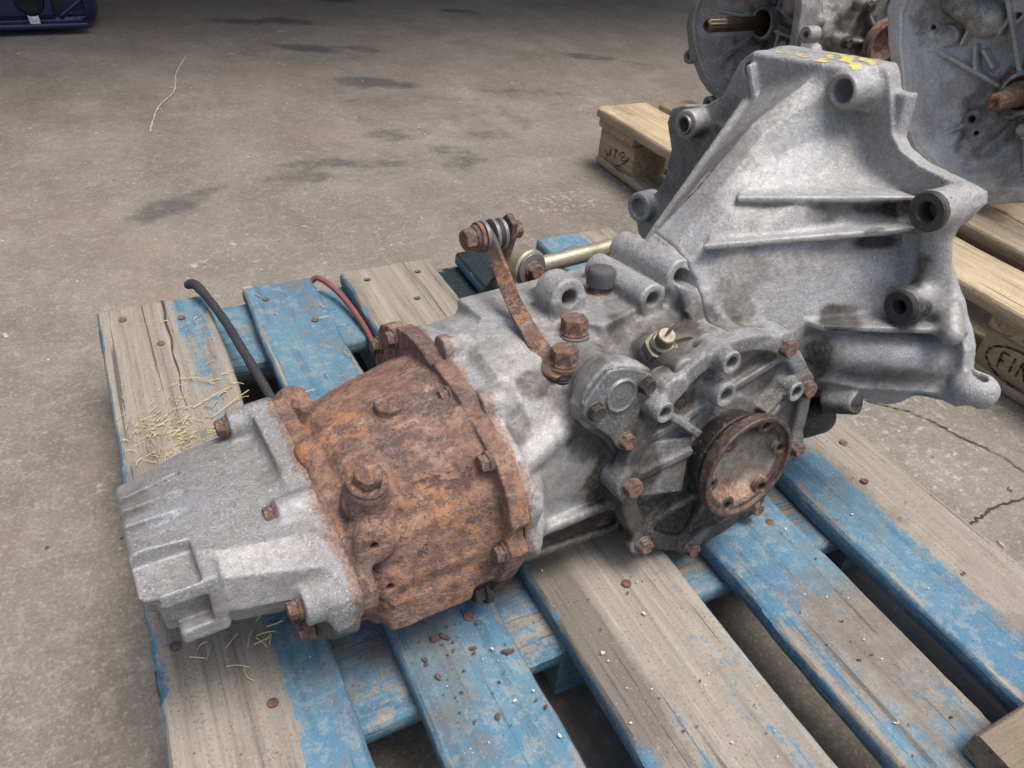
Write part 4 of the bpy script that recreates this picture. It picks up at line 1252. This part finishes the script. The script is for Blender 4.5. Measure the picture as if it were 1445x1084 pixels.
# paint-pen scribble and a torn sticker, laid on the casting itself
def bvh_of(o):
    me = o.data; n = len(me.vertices)
    V = np.empty(n * 3, np.float32); me.vertices.foreach_get('co', V)
    P = np.empty(len(me.loops), np.int32); me.loops.foreach_get('vertex_index', P)
    return BVHTree.FromPolygons([tuple(v) for v in V.reshape(-1, 3)], [tuple(q) for q in P.reshape(-1, 4)])
BV = bvh_of(gbell)
def on_bell(p, d, lift=.0004):
    h = BV.ray_cast(Vector(Gp(p) * .001), Vector(_n(Gp(d))))
    if h[0] is None: return None
    return h[0] + h[1] * lift * (1 if h[1].dot(Vector(_n(Gp(d)))) < 0 else -1)
def stroke(name, pts, w, d, mat, seed=0, parent=None):
    r = np.random.default_rng(seed)
    S = spline(pts, 10); bm = bmesh.new(); prev = None
    for i, p in enumerate(S):
        t = _n(S[min(i + 1, len(S) - 1)] - S[max(i - 1, 0)]); s = _n(np.cross(t, d))
        ww = w * r.uniform(.55, 1.1) * (.5 if i in (0, len(S) - 1) else 1)
        vs = [on_bell(p + s * k * ww, d) for k in (-1, -.33, .33, 1)]
        if any(v is None for v in vs): prev = None; continue
        vs = [bm.verts.new(v) for v in vs]
        if prev:
            for k in range(3): bm.faces.new((prev[k], prev[k + 1], vs[k + 1], vs[k]))
        prev = vs
    return link(name, bm_mesh(name, bm, 60), mat, parent or gbell)

YD = (0, 0, -1)
for k, (pts, w) in enumerate([([(188, -46, 330), (182, -52, 330), (176, -44, 330), (181, -36, 330), (187, -38, 330)], 2.6), ([(186, -24, 330), (180, -26, 330), (177, -18, 330), (181, -12, 330)], 2.6), ([(190, 12, 330), (186, 2, 330), (178, 4, 330), (172, 14, 330), (170, 2, 330)], 3.4),
                              ([(208, -14, 330), (206, 4, 330), (200, 10, 330)], 3.2), ([(206, 12, 330), (196, 18, 330), (186, 24, 330)], 6.5), ([(190, 20, 330), (186, 34, 330), (182, 44, 330)], 6.0), ([(204, 26, 330), (200, 40, 330), (196, 48, 330)], 4.0), ([(212, 8, 330), (208, 22, 330)], 2.6), ([(200, -6, 330), (194, 2, 330)], 3.0)]):
    stroke("yellow_marking", pts, w, YD, M_yellow, k)

# torn remains of a sticker on the sloping face of the bell housing
def patch(name, pts, d, mat, lift, n=14):
    c = np.mean(pts, 0); bm = bmesh.new(); rings = []
    S = spline(list(pts) + [pts[0]], 5)[:-1]
    for k in range(5):
        f_ = k / 4
        row = []
        for p in S:
            h = on_bell(c + (np.asarray(p) - c) * (1 - f_ * .98), d, lift * (1 + .8 * math.sin(p[0] * .9 + f_ * 5)))
            row.append(bm.verts.new(h))
        rings.append(row)
    for a, b in zip(rings, rings[1:]):
        for k in range(len(a)): bm.faces.new((a[k], a[(k + 1) % len(a)], b[(k + 1) % len(a)], b[k]))
    bm.faces.new(rings[-1])
    return link(name, bm_mesh(name, bm, 60), mat, gbell)
M_paper = plain("weathered_sticker_paper", (.40, .365, .30), .8, 0, .75, 500, .5, (.16, .12, .085), 70)
patch("sticker_remains", [(40, -12, 300), (46, -4, 300), (56, -1, 300), (68, -6, 300), (66, -14, 300), (54, -17, 300), (44, -20, 300)], (0, 0, -1), M_paper, .0006)

# ================================================================== BACKGROUND: pale pallets with spare gearboxes
def back_pallet(label, x0, boards, y0, y1, stringers, blocks, seed):
    e = empty("pale_pallet", place(x0, y0, 0))
    tag(e, label, "pallet")
    L = y1 - y0
    for k, (a, b, dz) in enumerate(boards):
        link("deck_board", board_mesh("deck_board", L, b - a, .024, seed + k * 5, dict(dirt=lambda u, v: .28 + 0 * u), step=.03), M_wood_new, e, place(a - x0, 0, DECK + dz))
    W = boards[-1][1] - boards[0][0]
    for k, y in enumerate(stringers):
        link("cross_board", board_mesh("cross_board", W, .145, .022, seed + 40 + k, dict(dirt=lambda u, v: .4 + 0 * u), step=.03), M_wood_new, e, Matrix.Translation((.008, y - y0 + .145, DECK - .0252)) @ Matrix.Rotation(-math.pi / 2, 4, 'Z'))
    for k, (bx, bw) in enumerate(blocks):
        link("skid_board", board_mesh("skid_board", L, bw, .021, seed + 60 + k, dict(dirt=lambda u, v: .35 + 0 * u), step=.03), M_wood_new, e, place(bx - x0, 0, .0225))
        for y in stringers:
            link("block", board_mesh("block", .146, bw, .072, seed + 80 + k, dict(dirt=lambda u, v: .18 + 0 * u), wob=.0002, bow=.0002, step=.02), M_wood_new, e, place(bx - x0, y - y0, .0227 + .0722))
    return e
pA = back_pallet("small pale wooden pallet at the back with a hand inked mark on its corner block", 1.121, [(1.121, 1.262, 0), (1.30, 1.40, -.004), (1.44, 1.58, 0)], 1.335, 1.762, (1.345, 1.615), ((1.14, .1), (1.29, .1), (1.46, .1)), 200)
pB = back_pallet("pale wooden pallet at the right edge with an oval stamp on its block", 1.265, [(1.265, 1.405, 0), (1.447, 1.56, .012), (1.605, 1.75, 0), (1.79, 1.90, 0), (1.925, 2.065, 0)], .1135, 1.3135, (.1135, .642, 1.168), ((1.285, .1), (1.60, .145), (1.96, .1)), 260)
pA['group'] = pB['group'] = 'pale pallets behind'
# stamps on the blocks
def flat_stroke(name, pts, w, x, par, seed=1):
    r = np.random.default_rng(seed); S = spline([(y, z, 0) for y, z in pts], 6); bm = bmesh.new(); prev = None
    for i, p in enumerate(S):
        t = _n(S[min(i + 1, len(S) - 1)] - S[max(i - 1, 0)] + 1e-9); s = np.array([-t[1], t[0], 0]); ww = w * r.uniform(.7, 1.1)
        a = bm.verts.new((x, *(p + s * ww)[:2])); b = bm.verts.new((x, *(p - s * ww)[:2]))
        if prev: bm.faces.new((prev[0], prev[1], b, a))
        prev = (a, b)
    o = link(name, bm_mesh(name, bm), M_ink, par)
    return o
Ma = pA.matrix_world.inverted(); Mb = pB.matrix_world.inverted()
bpy.context.view_layer.update()
def stamp(nm, strokes, w, x, par):
    for k, pts in enumerate(strokes):
        o = flat_stroke(nm, [(y, z + DECK) for y, z in pts], w, x, par, k)
        o.matrix_basis = Matrix.Translation(-Vector(par.location))
stamp("ink_mark", [[(1.73, -.099), (1.724, -.102), (1.72, -.105), (1.722, -.119)], [(1.719, -.105), (1.712, -.100), (1.708, -.084)], [(1.708, -.085), (1.7085, -.095), (1.7085, -.105)], [(1.687, -.085), (1.688, -.093), (1.688, -.104)], [(1.692, -.0825), (1.687, -.082), (1.682, -.081)],
      [(1.669, -.089), (1.667, -.081), (1.658, -.076), (1.651, -.079), (1.653, -.085), (1.660, -.088), (1.658, -.094), (1.650, -.094), (1.639, -.088), (1.633, -.079), (1.636, -.088), (1.649, -.100), (1.665, -.111), (1.679, -.117)]], .0019, 1.1394, pA)
ov = [(.714 + .058 * math.cos(t), -.092 + .029 * math.sin(t)) for t in np.linspace(0, 2 * math.pi, 25)]
stamp("stamped_mark", [ov, [(.750, -.079), (.748, -.092), (.747, -.108)], [(.750, -.079), (.743, -.0785), (.736, -.078)], [(.748, -.093), (.744, -.093), (.740, -.093)], [(.727, -.077), (.7265, -.09), (.726, -.104)], [(.714, -.104), (.714, -.09), (.714, -.077)], [(.714, -.077), (.706, -.09), (.698, -.104)], [(.698, -.104), (.698, -.09), (.698, -.077)]], .0024, 1.2844, pB)

# spare gearboxes: the open bell faces -X (local z up, local x = out of the bell)
def spare(name, label, loc, rz, tilt, R, seed, body_len, rusty_body=False, mat=None, hub=None, shaft=1.0, smat=None):
    mat = mat or M_alu_back
    root = empty(name, Matrix.Translation(loc) @ Matrix.Rotation(rz, 4, 'Z') @ Matrix.Rotation(tilt, 4, 'X'))
    tag(root, label, "gearbox", "spare gearboxes on the pallets behind")
    r = np.random.default_rng(seed)
    h = 3.0
    f = Field((-190, -R - 45, -R - 45), (14, R + 45, R + 60), 2.4)
    lob = 1.0 if seed % 2 else 1.9
    def ring(rad, n=26, am=.05, ph=0.0, top=1.0):
        o = []
        for k in range(n):
            t = 2 * math.pi * k / n
            q = rad * (1 + am * lob * math.cos(3 * t + ph) + am * .6 * math.cos(5 * t + 1 + ph))
            o.append((q * math.cos(t), q * math.sin(t) * (top if math.sin(t) > 0 else .94)))
        return o
    ph = seed * .7
    f.add(p_loft([(-180, ring(R * .42, ph=ph)), (-120, ring(R * .72, ph=ph)), (-60, ring(R * .93, ph=ph)), (-8, ring(R, ph=ph))], rd=5), 0)
    f.add(p_prism(0, ring(R + 16, 26, .055, ph), -12, 4, 2), 6)
    hs = []
    for k in range(9):
        t = 2 * math.pi * (k + .35 + r.uniform(-.12, .12)) / 9
        c, q = math.cos(t) * (R + 25), math.sin(t) * (R + 24)
        f.add(p_cyl((-26, c, q), (5, c, q), 17, 17, 2), 9); hs.append((c, q))
    f.sub(p_loft([(-112, ring(R * .30, ph=ph)), (-82, ring(R * .62, ph=ph)), (-40, ring(R * .86, ph=ph)), (-8, ring(R * .945, ph=ph)), (20, ring(R * .955, ph=ph))], rd=4), 3)
    # inside: domes, radial ribs, small framed bosses, bearing tube
    cy, cz = hub or (-R * .12, R * .02)
    f.add(p_cyl((-175, cy, cz), (-72, cy, cz), 44, 36, 3), 12)
    f.sub(p_cyl((-150, cy, cz), (-40, cy, cz), 27, 29, 2), 3)
    for k in range(7):
        t = 2 * math.pi * (k + r.uniform(0, .5)) / 7
        a = (cy + math.cos(t) * 40, cz + math.sin(t) * 40); b = (math.cos(t) * R * .84, math.sin(t) * R * .84)
        f.add(p_slab([(-130, *a), (-92, *a), (-40 + r.uniform(-6, 6), *b), (-70, *b)], 8), 6)
    for (a, b, rr, dd) in ((R * .45, R * .5, 62, 40), (-R * .5, R * .42, 54, 46), (R * .5, -R * .4, 46, 40), (-.35 * R, -.55 * R, 50, 44)):
        f.add(p_cap((-92, a * .8, b * .8), (-58, a * 1.2, b * 1.2), rr * .62, rr * .42), 14)
    for (a, b) in ((R * .42, -R * .12), (R * .12, -R * .5)):
        f.add(p_cyl((-110, a, b), (-60, a, b), 11, 10, 2), 6)
        for s in (-1, 1):
            f.add(p_box((-78, a + s * 0, b + s * 22), (20, 34, 3.5), rd=1.5), 4)
            f.add(p_box((-80, a + s * 22, b), (18, 3.5, 28), rd=1.5), 4)
    for k in range(9):
        t = r.uniform(0, 6.28); q = r.uniform(.35, .8) * R; t2 = t + r.uniform(.3, .8); q2 = q * r.uniform(.75, 1.1)
        f.add(p_slab([(-112, q * math.cos(t), q * math.sin(t)), (-100 + q / R * 62, q * math.cos(t), q * math.sin(t)), (-100 + q2 / R * 62, q2 * math.cos(t2), q2 * math.sin(t2)), (-112, q2 * math.cos(t2), q2 * math.sin(t2))], r.uniform(5, 9)), 4)
    for k in range(11):
        t = r.uniform(0, 6.28); q = r.uniform(.4, .86) * R; rr = r.uniform(8, 20)
        f.add(p_cyl((-112, q * math.cos(t), q * math.sin(t)), (-104 + q / R * 66, q * math.cos(t), q * math.sin(t)), rr + 4, rr, 2), 7)
        if k % 2: f.hole((-90, q * math.cos(t), q * math.sin(t)), (0, q * math.cos(t), q * math.sin(t)), rr * .45)
    f.add(p_slab([(-110, R * .1, R * .28), (-70, R * .1, R * .28), (-40, R * .74, R * .16), (-80, R * .74, R * .16)], 8), 4)
    for c, q in hs: f.hole((-40, c, q), (20, c, q), 7.5)
    V, Q = f.mesh(); at = {'grime_shade': np.maximum(blobs(V, [((-60, 0, -R * .6), R * .5, .4), ((-70, -R * .6, R * .5), R * .35, .6), ((-110, cy, cz), 60, .8), ((-80, R * .5, R * .1), R * .3, .5), ((-80, -R * .3, -R * .5), R * .3, .62), ((-60, R * .3, R * .7), R * .3, .6)], seed), 0)}
    N = vnormals(V, Q); V = V + N * (.6 * fbm(V, 16, seed, 2))[:, None]
    link("bell_housing", np_mesh("bell_housing", V, Q, True, at), mat, root)
    # gear casing behind
    f = Field((-body_len - 190, -190, -170), (-150, 190, 230), 3.2)
    f.add(p_loft([(-body_len - 170, ring(70, 18, .05)), (-body_len - 60, ring(96, 18, .06)), (-300, ring(118, 18, .05)), (-150, ring(R * .55, 18, .04))], rd=8), 0)
    f.add(p_cyl((-270, -140, 0), (-270, 140, 0), 88, 92, 3), 14)
    for k in range(7):
        t = 2 * math.pi * k / 7
        f.add(p_cyl((-270 + 92 * math.cos(t), 110, 92 * math.sin(t)), (-270 + 92 * math.cos(t), 146, 92 * math.sin(t)), 13, rd=2), 6)
        f.add(p_slab([(-270 + 30 * math.cos(t), 136, 30 * math.sin(t)), (-270 + 30 * math.cos(t), 158, 30 * math.sin(t)), (-270 + 88 * math.cos(t), 144, 88 * math.sin(t)), (-270 + 88 * math.cos(t), 136, 88 * math.sin(t))], 8), 5)
    f.add(p_prism(0, ring(132, 18, .07), -372, -356, 2), 6)
    for k in range(8):
        t = 2 * math.pi * k / 8
        f.add(p_cyl((-384, math.cos(t) * 124, math.sin(t) * 124), (-350, math.cos(t) * 124, math.sin(t) * 124), 13, rd=2), 6)
    for u, v in ((-230, 30), (-300, -20), (-420, 20), (-330, 60)):
        f.add(p_cyl((u, v - 34, 126), (u, v + 34, 126), 20, rd=3), 10)
        f.hole((u, v - 50, 130), (u, v + 50, 130), 9)
    f.add(p_slab([(-200, 60, 60), (-200, 60, 150), (-340, 70, 120), (-340, 70, 60)], 9), 8)
    f.add(p_slab([(-180, -50, 60), (-180, -50, 160), (-320, -60, 120), (-320, -60, 60)], 9), 8)
    V, Q = f.mesh(); at = {'grime_shade': blobs(V, [((-300, 0, 60), 190, .62), ((-240, 80, 20), 90, .8), ((-420, 0, 40), 120, .7)], seed)}  # broad dirt that also paints in the dark gap between the bells
    N = vnormals(V, Q); V = V + N * (.8 * fbm(V, 16, seed, 2))[:, None]
    link("gear_casing", np_mesh("gear_casing", V, Q, True, at), M_rust if rusty_body else mat, root)
    link("drive_flange", bm_mesh("drive_flange", lathe([(0, 10), (22, 10), (40, 24), (46, 24), (50, 22), (50, 6), (44, 2), (34, -4), (30, -24)], 28), 35, .001), M_rust_dark, root, axis_mat(np.array((-270., 152., 0.)), np.array((0., 1., 0.))))
    for k in range(7):
        t = 2 * math.pi * (k + (.5 if k > 3 else 0)) / 7
        link("bolt", BOLT17, M_rust_bolt, root, axis_mat(np.array((-270 + 92 * math.cos(2 * math.pi * k / 7), 146., 92 * math.sin(2 * math.pi * k / 7))), np.array((0., 1., 0.))))
    # input shaft with splines
    bm = bmesh.new(); n = 48; prev = None
    for z, ra, tooth in ((-150, 14, 0), (-70, 14, 0), (-66, 15.5, 0), (-2, 15.5, 0), (0, 15.2, 0), (2, 14.6, 1), (36, 14.6, 1), (38, 15.6, 0), (42, 15.6, 0), (44, 14.6, 1), (84, 14.6, 1), (87, 12.5, 0), (90, 11, 0), (90.5, 7, 0), (84, 5, 0)):
        vs = [bm.verts.new((z * (shaft if z > 0 else 1), cy + (ra + (.9 if (k // 2) % 2 else -.5) * tooth) * math.cos(2 * math.pi * k / n), cz + (ra + (.9 if (k // 2) % 2 else -.5) * tooth) * math.sin(2 * math.pi * k / n))) for k in range(n)]
        if prev:
            for k in range(n): bm.faces.new((prev[k], prev[(k + 1) % n], vs[(k + 1) % n], vs[k]))
        prev = vs
    bm.faces.new(prev)
    link("input_shaft", bm_mesh("input_shaft", bm, 35, .001), smat or M_shaft, root)
    return root
M_shaft = plain("oily_brown_shaft", (.075, .055, .036), .42, .6, .4, 300, .3, (.13, .09, .05), 50)
s1 = spare("gearbox", "spare gearbox on the small pallet, open bell with a long brown splined shaft", (1.42, 1.665, DECK + .186), math.pi, 0.0, 172, 3, 420)
s2 = spare("gearbox", "largest spare gearbox at the right edge, grey open bell with chalky white corrosion", (1.49, 1.055, DECK + .275), math.pi + RAD(14), 0.35, 225, 8, 420, False, alu_mat("cast_aluminium_chalky", base=(.44, .445, .44), dirt=(.28, .265, .24), dirtiness=.55, off=31), (-18, -58), .45, M_rust_dark)
s1['group'] = s2['group'] = "spare gearboxes on the pallets behind"

# rusty release-bearing flange on the shaft of the right gearbox, and the rusty linkage on the left one
def lm(name, prof, mat, par, p, ax, n=28):
    return link(name, bm_mesh(name, lathe(prof, n), 35, .001), mat, par, axis_mat(np.array(p, float), np.array(ax, float)))
cy2 = -215 * .12
lm("guide_sleeve", [(0, 92), (15, 92), (19, 88), (19, 50), (22, 40), (22, 0), (46, -4), (50, -8), (50, -18), (44, -24)], M_rust_dark, s2, (-92, -18, -58), (1, 0, 0))
for k in range(3):
    t = 2 * math.pi * k / 3 + .4
    lm("bolt", [(0, 9), (8, 9), (9, 7), (9, -6)], M_rust_dark, s2, (-104, -18 + 42 * math.cos(t), -58 + 42 * math.sin(t)), (1, 0, 0), 6)
for p, ax, prof, m in (((-330, -30, 150), (.2, .5, .8), [(0, 30), (14, 30), (16, 26), (16, 4), (34, 0), (34, -8)], M_rust_dark), ((-250, 62, 140), (0, .3, 1), [(0, 44), (11, 44), (13, 40), (13, 8), (24, 4), (24, -6)], M_rust_dark), ((-290, 10, 150), (1, .2, .1), [(0, 46), (10, 46), (12, 44), (12, -30), (0, -30)], M_zinc), ((-400, -40, 110), (-.2, .2, 1), [(0, 60), (26, 60), (60, 40), (70, 10), (70, -20)], M_rust_dark)):
    lm("linkage_pin", prof, m, s1, p, ax)
link("linkage_arm", tube_mesh("linkage_arm", [np.array(p) * .001 for p in ((-250, 60, 180), (-270, 40, 210), (-300, 0, 225), (-340, -40, 232))], .009, 10), M_rust_dark, s1)
link("linkage_arm", tube_mesh("linkage_arm", [np.array(p) * .001 for p in ((-330, -30, 180), (-345, -10, 230), (-350, 10, 300), (-350, 30, 340))], .007, 10), M_zinc, s1)

# added black panel standing in for the dark shed interior behind the spare gearboxes
bm = bmesh.new(); prev = None
ysx = np.arange(.3, 2.55, .02)
for i, y in enumerate(ysx):
    d = .02 if (i // 3) % 2 else 0.0
    r_ = [bm.verts.new((2.85 + d + q, y, z)) for q, z in ((0, .0), (0, 1.3), (.012, 1.3), (.012, .0))]
    if prev:
        for k in range(4): bm.faces.new((prev[k], prev[(k + 1) % 4], r_[(k + 1) % 4], r_[k]))
    else: bm.faces.new(r_)
    prev = r_
bm.faces.new(prev)
wl = link("shade_panel", bm_mesh("shade_panel", bm, 30), plain("black_shade_sheet", (.02, .02, .022), .6, .2, .3))
tag(wl, "dark corrugated metal panel standing behind the spare gearboxes", "panel")

# corner of a blue car bumper at the top left
f = Field((-300, -160, 0), (330, 420, 330), 4)
BP = [(-300, 0), (60, 0), (105, 10), (128, 36), (138, 90), (140, 400), (-300, 400)]
f.add(p_loft([(28, [(x * .96, y + 14) for x, y in BP]), (60, BP), (320, [(x, y - 4) for x, y in BP])], rd=10, axis=2), 0)
f.sub(p_loft([(52, [(10, -30), (60, -30), (92, -10), (100, 30), (10, 60)]), (300, [(10, -30), (70, -30), (104, -10), (120, 40), (10, 60)])], rd=4, axis=2), 4)
f.sub(p_cyl((-48, -40, 100), (-48, 60, 100), 34, 40, 3), 4)
f.add(p_box((-100, -8, 34), (200, 20, 8), rd=3), 4)
f.add(p_cap((30, 4, 58), (110, 20, 110), 6), 4)
V, Q = f.mesh()
carb = empty("car_bumper", Matrix.Translation((0, 3.15, -.005)))
tag(carb, "corner of a blue plastic car bumper at the top left", "bumper")
M_bluep = plain("blue_car_paint", (.008, .013, .05), .4, 0, .45, 400, .05, (.012, .014, .02), 14)
link("bumper_skin", np_mesh("bumper_skin", V, Q, True, None), M_bluep, carb)
bxm = bmesh.new(); bmesh.ops.create_cube(bxm, size=1, matrix=Matrix.Translation((.06, .055, .17)) @ Matrix.Diagonal((.12, .02, .24, 1)))
link("grille_insert", bm_mesh("grille_insert", bxm), plain("black_plastic", (.012, .012, .013), .6), carb)
link("fog_lamp_tube", bm_mesh("fog_lamp_tube", lathe([(33, 0), (36, -2), (37, -40), (0, -50)], 28), 40, .001), bpy.data.materials["black_plastic"], carb, Matrix.Translation((-.048, -.012, .10)) @ Matrix.Rotation(RAD(90), 4, 'X'))
f = Field((-30, -12, -30), (30, 12, 30), 1.6)
f.add(p_prism(1, [(-17, 14), (-13, -14), (15, -16), (13, 14), (8, 10), (-10, 10)], -3, 3, 1), 0)
f.add(p_cyl((0, -5, 2), (0, 4, 2), 6, rd=1), 2)
V, Q = f.mesh()
link("clip", np_mesh("clip", V, Q), plain("white_plastic", (.5, .52, .5), .5), carb, Matrix.Translation((-.046, -.018, .052)))

# ================================================================== SMALL THINGS
# cables lying over the pallet
hose = link("rubber_hose", tube_mesh("rubber_hose", spline([(.119, 1.206, DECK + .016), (.130, 1.190, DECK + .020), (.147, 1.120, DECK + .012), (.158, 1.03, DECK + .009), (.171, .93, DECK - .002), (.181, .86, DECK - .012), (.19, .80, DECK - .03)], 8), [.0056, .0064, .006] + [.0066, .0062, .0068, .006] * 2 + [.0058, .0054, .0057] * 13, 14), M_rubber)
tag(hose, "black rubber hose lying over the gap beside the split pallet board", "hose")
M_redc = plain("red_cable_sheath", (.20, .06, .05), .6, 0, .7, 300, .2, (.12, .06, .05), 18)
redc = link("red_cable", tube_mesh("red_cable", spline([(.282, 1.204, DECK - .012), (.296, 1.196, DECK - .002), (.314, 1.15, DECK - .008), (.323, 1.08, DECK - .016), (.326, 1.0, DECK - .03), (.33, .93, DECK - .045)], 8), .0042, 12), M_redc)
tag(redc, "thin faded red cable hanging into the gap by the second board", "cable")

def scatter(name, label, cat, mat, items):
    bm = bmesh.new()
    for it in items:
        it(bm)
    me = bm_mesh(name, bm)
    o = link(name, me, mat); tag(o, label, cat); o['kind'] = 'stuff'
    return o
def needle(p, a, L, r, curl, lift):
    def f(bm):
        prev = None; x, y, z = p; t = a
        for i in range(5):
            n = Vector((-math.sin(t), math.cos(t), 0))
            q = Vector((x, y, z + lift * math.sin(i / 4 * math.pi)))
            vs = [bm.verts.new(q + n * r), bm.verts.new(q - n * r), bm.verts.new(q + Vector((0, 0, 2 * r)))]
            if prev:
                for k in range(3): bm.faces.new((prev[k], prev[(k + 1) % 3], vs[(k + 1) % 3], vs[k]))
            else: bm.faces.new(vs)
            prev = vs
            x += math.cos(t) * L / 4; y += math.sin(t) * L / 4; t += curl
        bm.faces.new(prev)
    return f
def chip(p, s, flat=.35, seed=0):
    r = np.random.default_rng(seed)
    def f(bm):
        n = 6; a = r.uniform(0, 6); st = r.uniform(1, 2.2)
        lo, hi = [], []
        for k in range(n):
            t = a + 2 * math.pi * k / n; q = s * r.uniform(.6, 1.1)
            dx, dy = q * math.cos(t) * st, q * math.sin(t)
            ca, sa = math.cos(a), math.sin(a)
            lo.append(bm.verts.new((p[0] + dx * ca - dy * sa, p[1] + dx * sa + dy * ca, p[2])))
            hi.append(bm.verts.new((p[0] + (dx * ca - dy * sa) * .7, p[1] + (dx * sa + dy * ca) * .7, p[2] + s * flat * r.uniform(.7, 1.6))))
        bm.faces.new(hi)
        for k in range(n): bm.faces.new((lo[k], lo[(k + 1) % n], hi[(k + 1) % n], hi[k]))
    return f
ZT = DECK + .0026
it = []
def on_boards(x): return any(a + .004 < x < b - .004 for a, b in BX)
for i in range(190):
    c = [(.045, .93, .022, .03), (.088, .90, .022, .035), (.10, .985, .03, .025)][rng.choice(3, p=[.5, .38, .12])]
    x, y = rng.normal(c[0], c[2]), rng.normal(c[1], c[3])
    if on_boards(x) and 0 < x < .136: it.append(needle((x, y, ZT), rng.uniform(0, 6.28), rng.uniform(.004, .015), rng.uniform(.0002, .00048), rng.normal(0, .07), rng.uniform(0, .002)))
for i in range(36):
    x, y = rng.uniform(.005, .28), rng.uniform(.75, 1.17)
    if on_boards(x): it.append(needle((x, y, ZT), rng.uniform(0, 6.28), rng.uniform(.006, .018), .0005, rng.normal(0, .2), .001))
for i in range(16):
    it.append(needle((rng.normal(.075, .02), rng.normal(.63, .02), ZT), rng.uniform(0, 6.28), rng.uniform(.008, .02), .0005, rng.normal(0, .2), .001))
for x, y, a, L in ((.10, .93, .5, .06), (.085, .955, .35, .055), (.115, .99, 2.4, .045), (.19, .93, .2, .03)):
    it.append(needle((x, y, ZT), a, L, .0005, .09, .004))
scatter("dry_needles", "dry yellow straw and needles scattered on the first pallet board", "straw", plain("dry_straw", (.56, .44, .24), .8, 0, .7, 300, .2, (.26, .18, .08), 110), it)
it = []
for i in range(170):
    k = rng.choice(5, p=[.05, .3, .3, .25, .1]); a, b = BX[k]
    x = rng.uniform(a + .006, b - .006); y = abs(rng.normal(.47, .13)) if k else rng.uniform(.4, 1.1)
    it.append(chip((x, y, DECK + .0012), abs(rng.normal(.0003, .0005)) + .0003, .4, i))
for i in range(26):
    x, y = rng.normal(.23, .03), rng.normal(.56, .03)
    if on_boards(x): it.append(chip((x, y, DECK + .0012), abs(rng.normal(.0012, .0011)) + .0005, .3, 700 + i))
scatter("rust_flakes", "small rust flakes and grit fallen on the blue pallet boards", "debris", M_rust_bolt, it)
it = []
for i in range(80):
    k = rng.choice(5, p=[.06, .26, .3, .28, .1]); a, b = BX[k]
    x = rng.uniform(a + .006, b - .006); y = rng.uniform(.25, .62)
    it.append(chip((x, y, DECK + .0014), abs(rng.normal(.0003, .0004)) + .0003, .5, 2000 + i))
scatter("pale_grit", "pale grit and paint crumbs on the pallet boards", "debris", plain("pale_grit", (.62, .58, .50), .8), it)
it = []
for i in range(420):
    x, y = rng.uniform(-.6, 2.2), rng.uniform(.2, 3.2)
    if -.01 < x < .81 and -.1 < y < 1.21 and rng.random() < .7: continue
    it.append(chip((x, y, .001), abs(rng.normal(.0014, .0014)) + .0006, .35, 4000 + i))
for i in range(70):
    it.append(chip((rng.normal(1.08, .06), rng.normal(.44, .05), .001), abs(rng.normal(.0022, .0016)) + .0008, .5, 6000 + i))
scatter("ground_grit", "stone chips and crumbs scattered over the concrete", "debris", plain("stone_chips", (.34, .30, .24), .85, 0, .6, 60, .3, (.12, .10, .085), 9), it)
it = []
for i in range(34):
    x, y = rng.uniform(-.5, 1.6), rng.uniform(.5, 2.7)
    if -.01 < x < .81 and y < 1.21: continue
    it.append(needle((x, y, .002), rng.uniform(0, 6.28), rng.uniform(.004, .016), rng.uniform(.0005, .0013), rng.normal(0, .15), .001))
scatter("wood_splinters", "pale wood splinters and straw strewn on the concrete", "debris", plain("splinters", (.50, .38, .20), .85), it)

# loose dark plank across the near corner of the pallet
link("plank_board", board_mesh("plank_board", .62, .30, .028, 330, dict(dirt=lambda u, v: .45 + 0 * u)), M_wood_beam, plank, Matrix.Translation((0, 0, .028)) @ Matrix.Translation((.26, .30, 0)) @ Matrix.Rotation(-math.pi / 2, 4, 'Z'))
tag(plank, "weathered brown plank lying across the near right corner of the pallet", "plank")
bpy.context.view_layer.update()
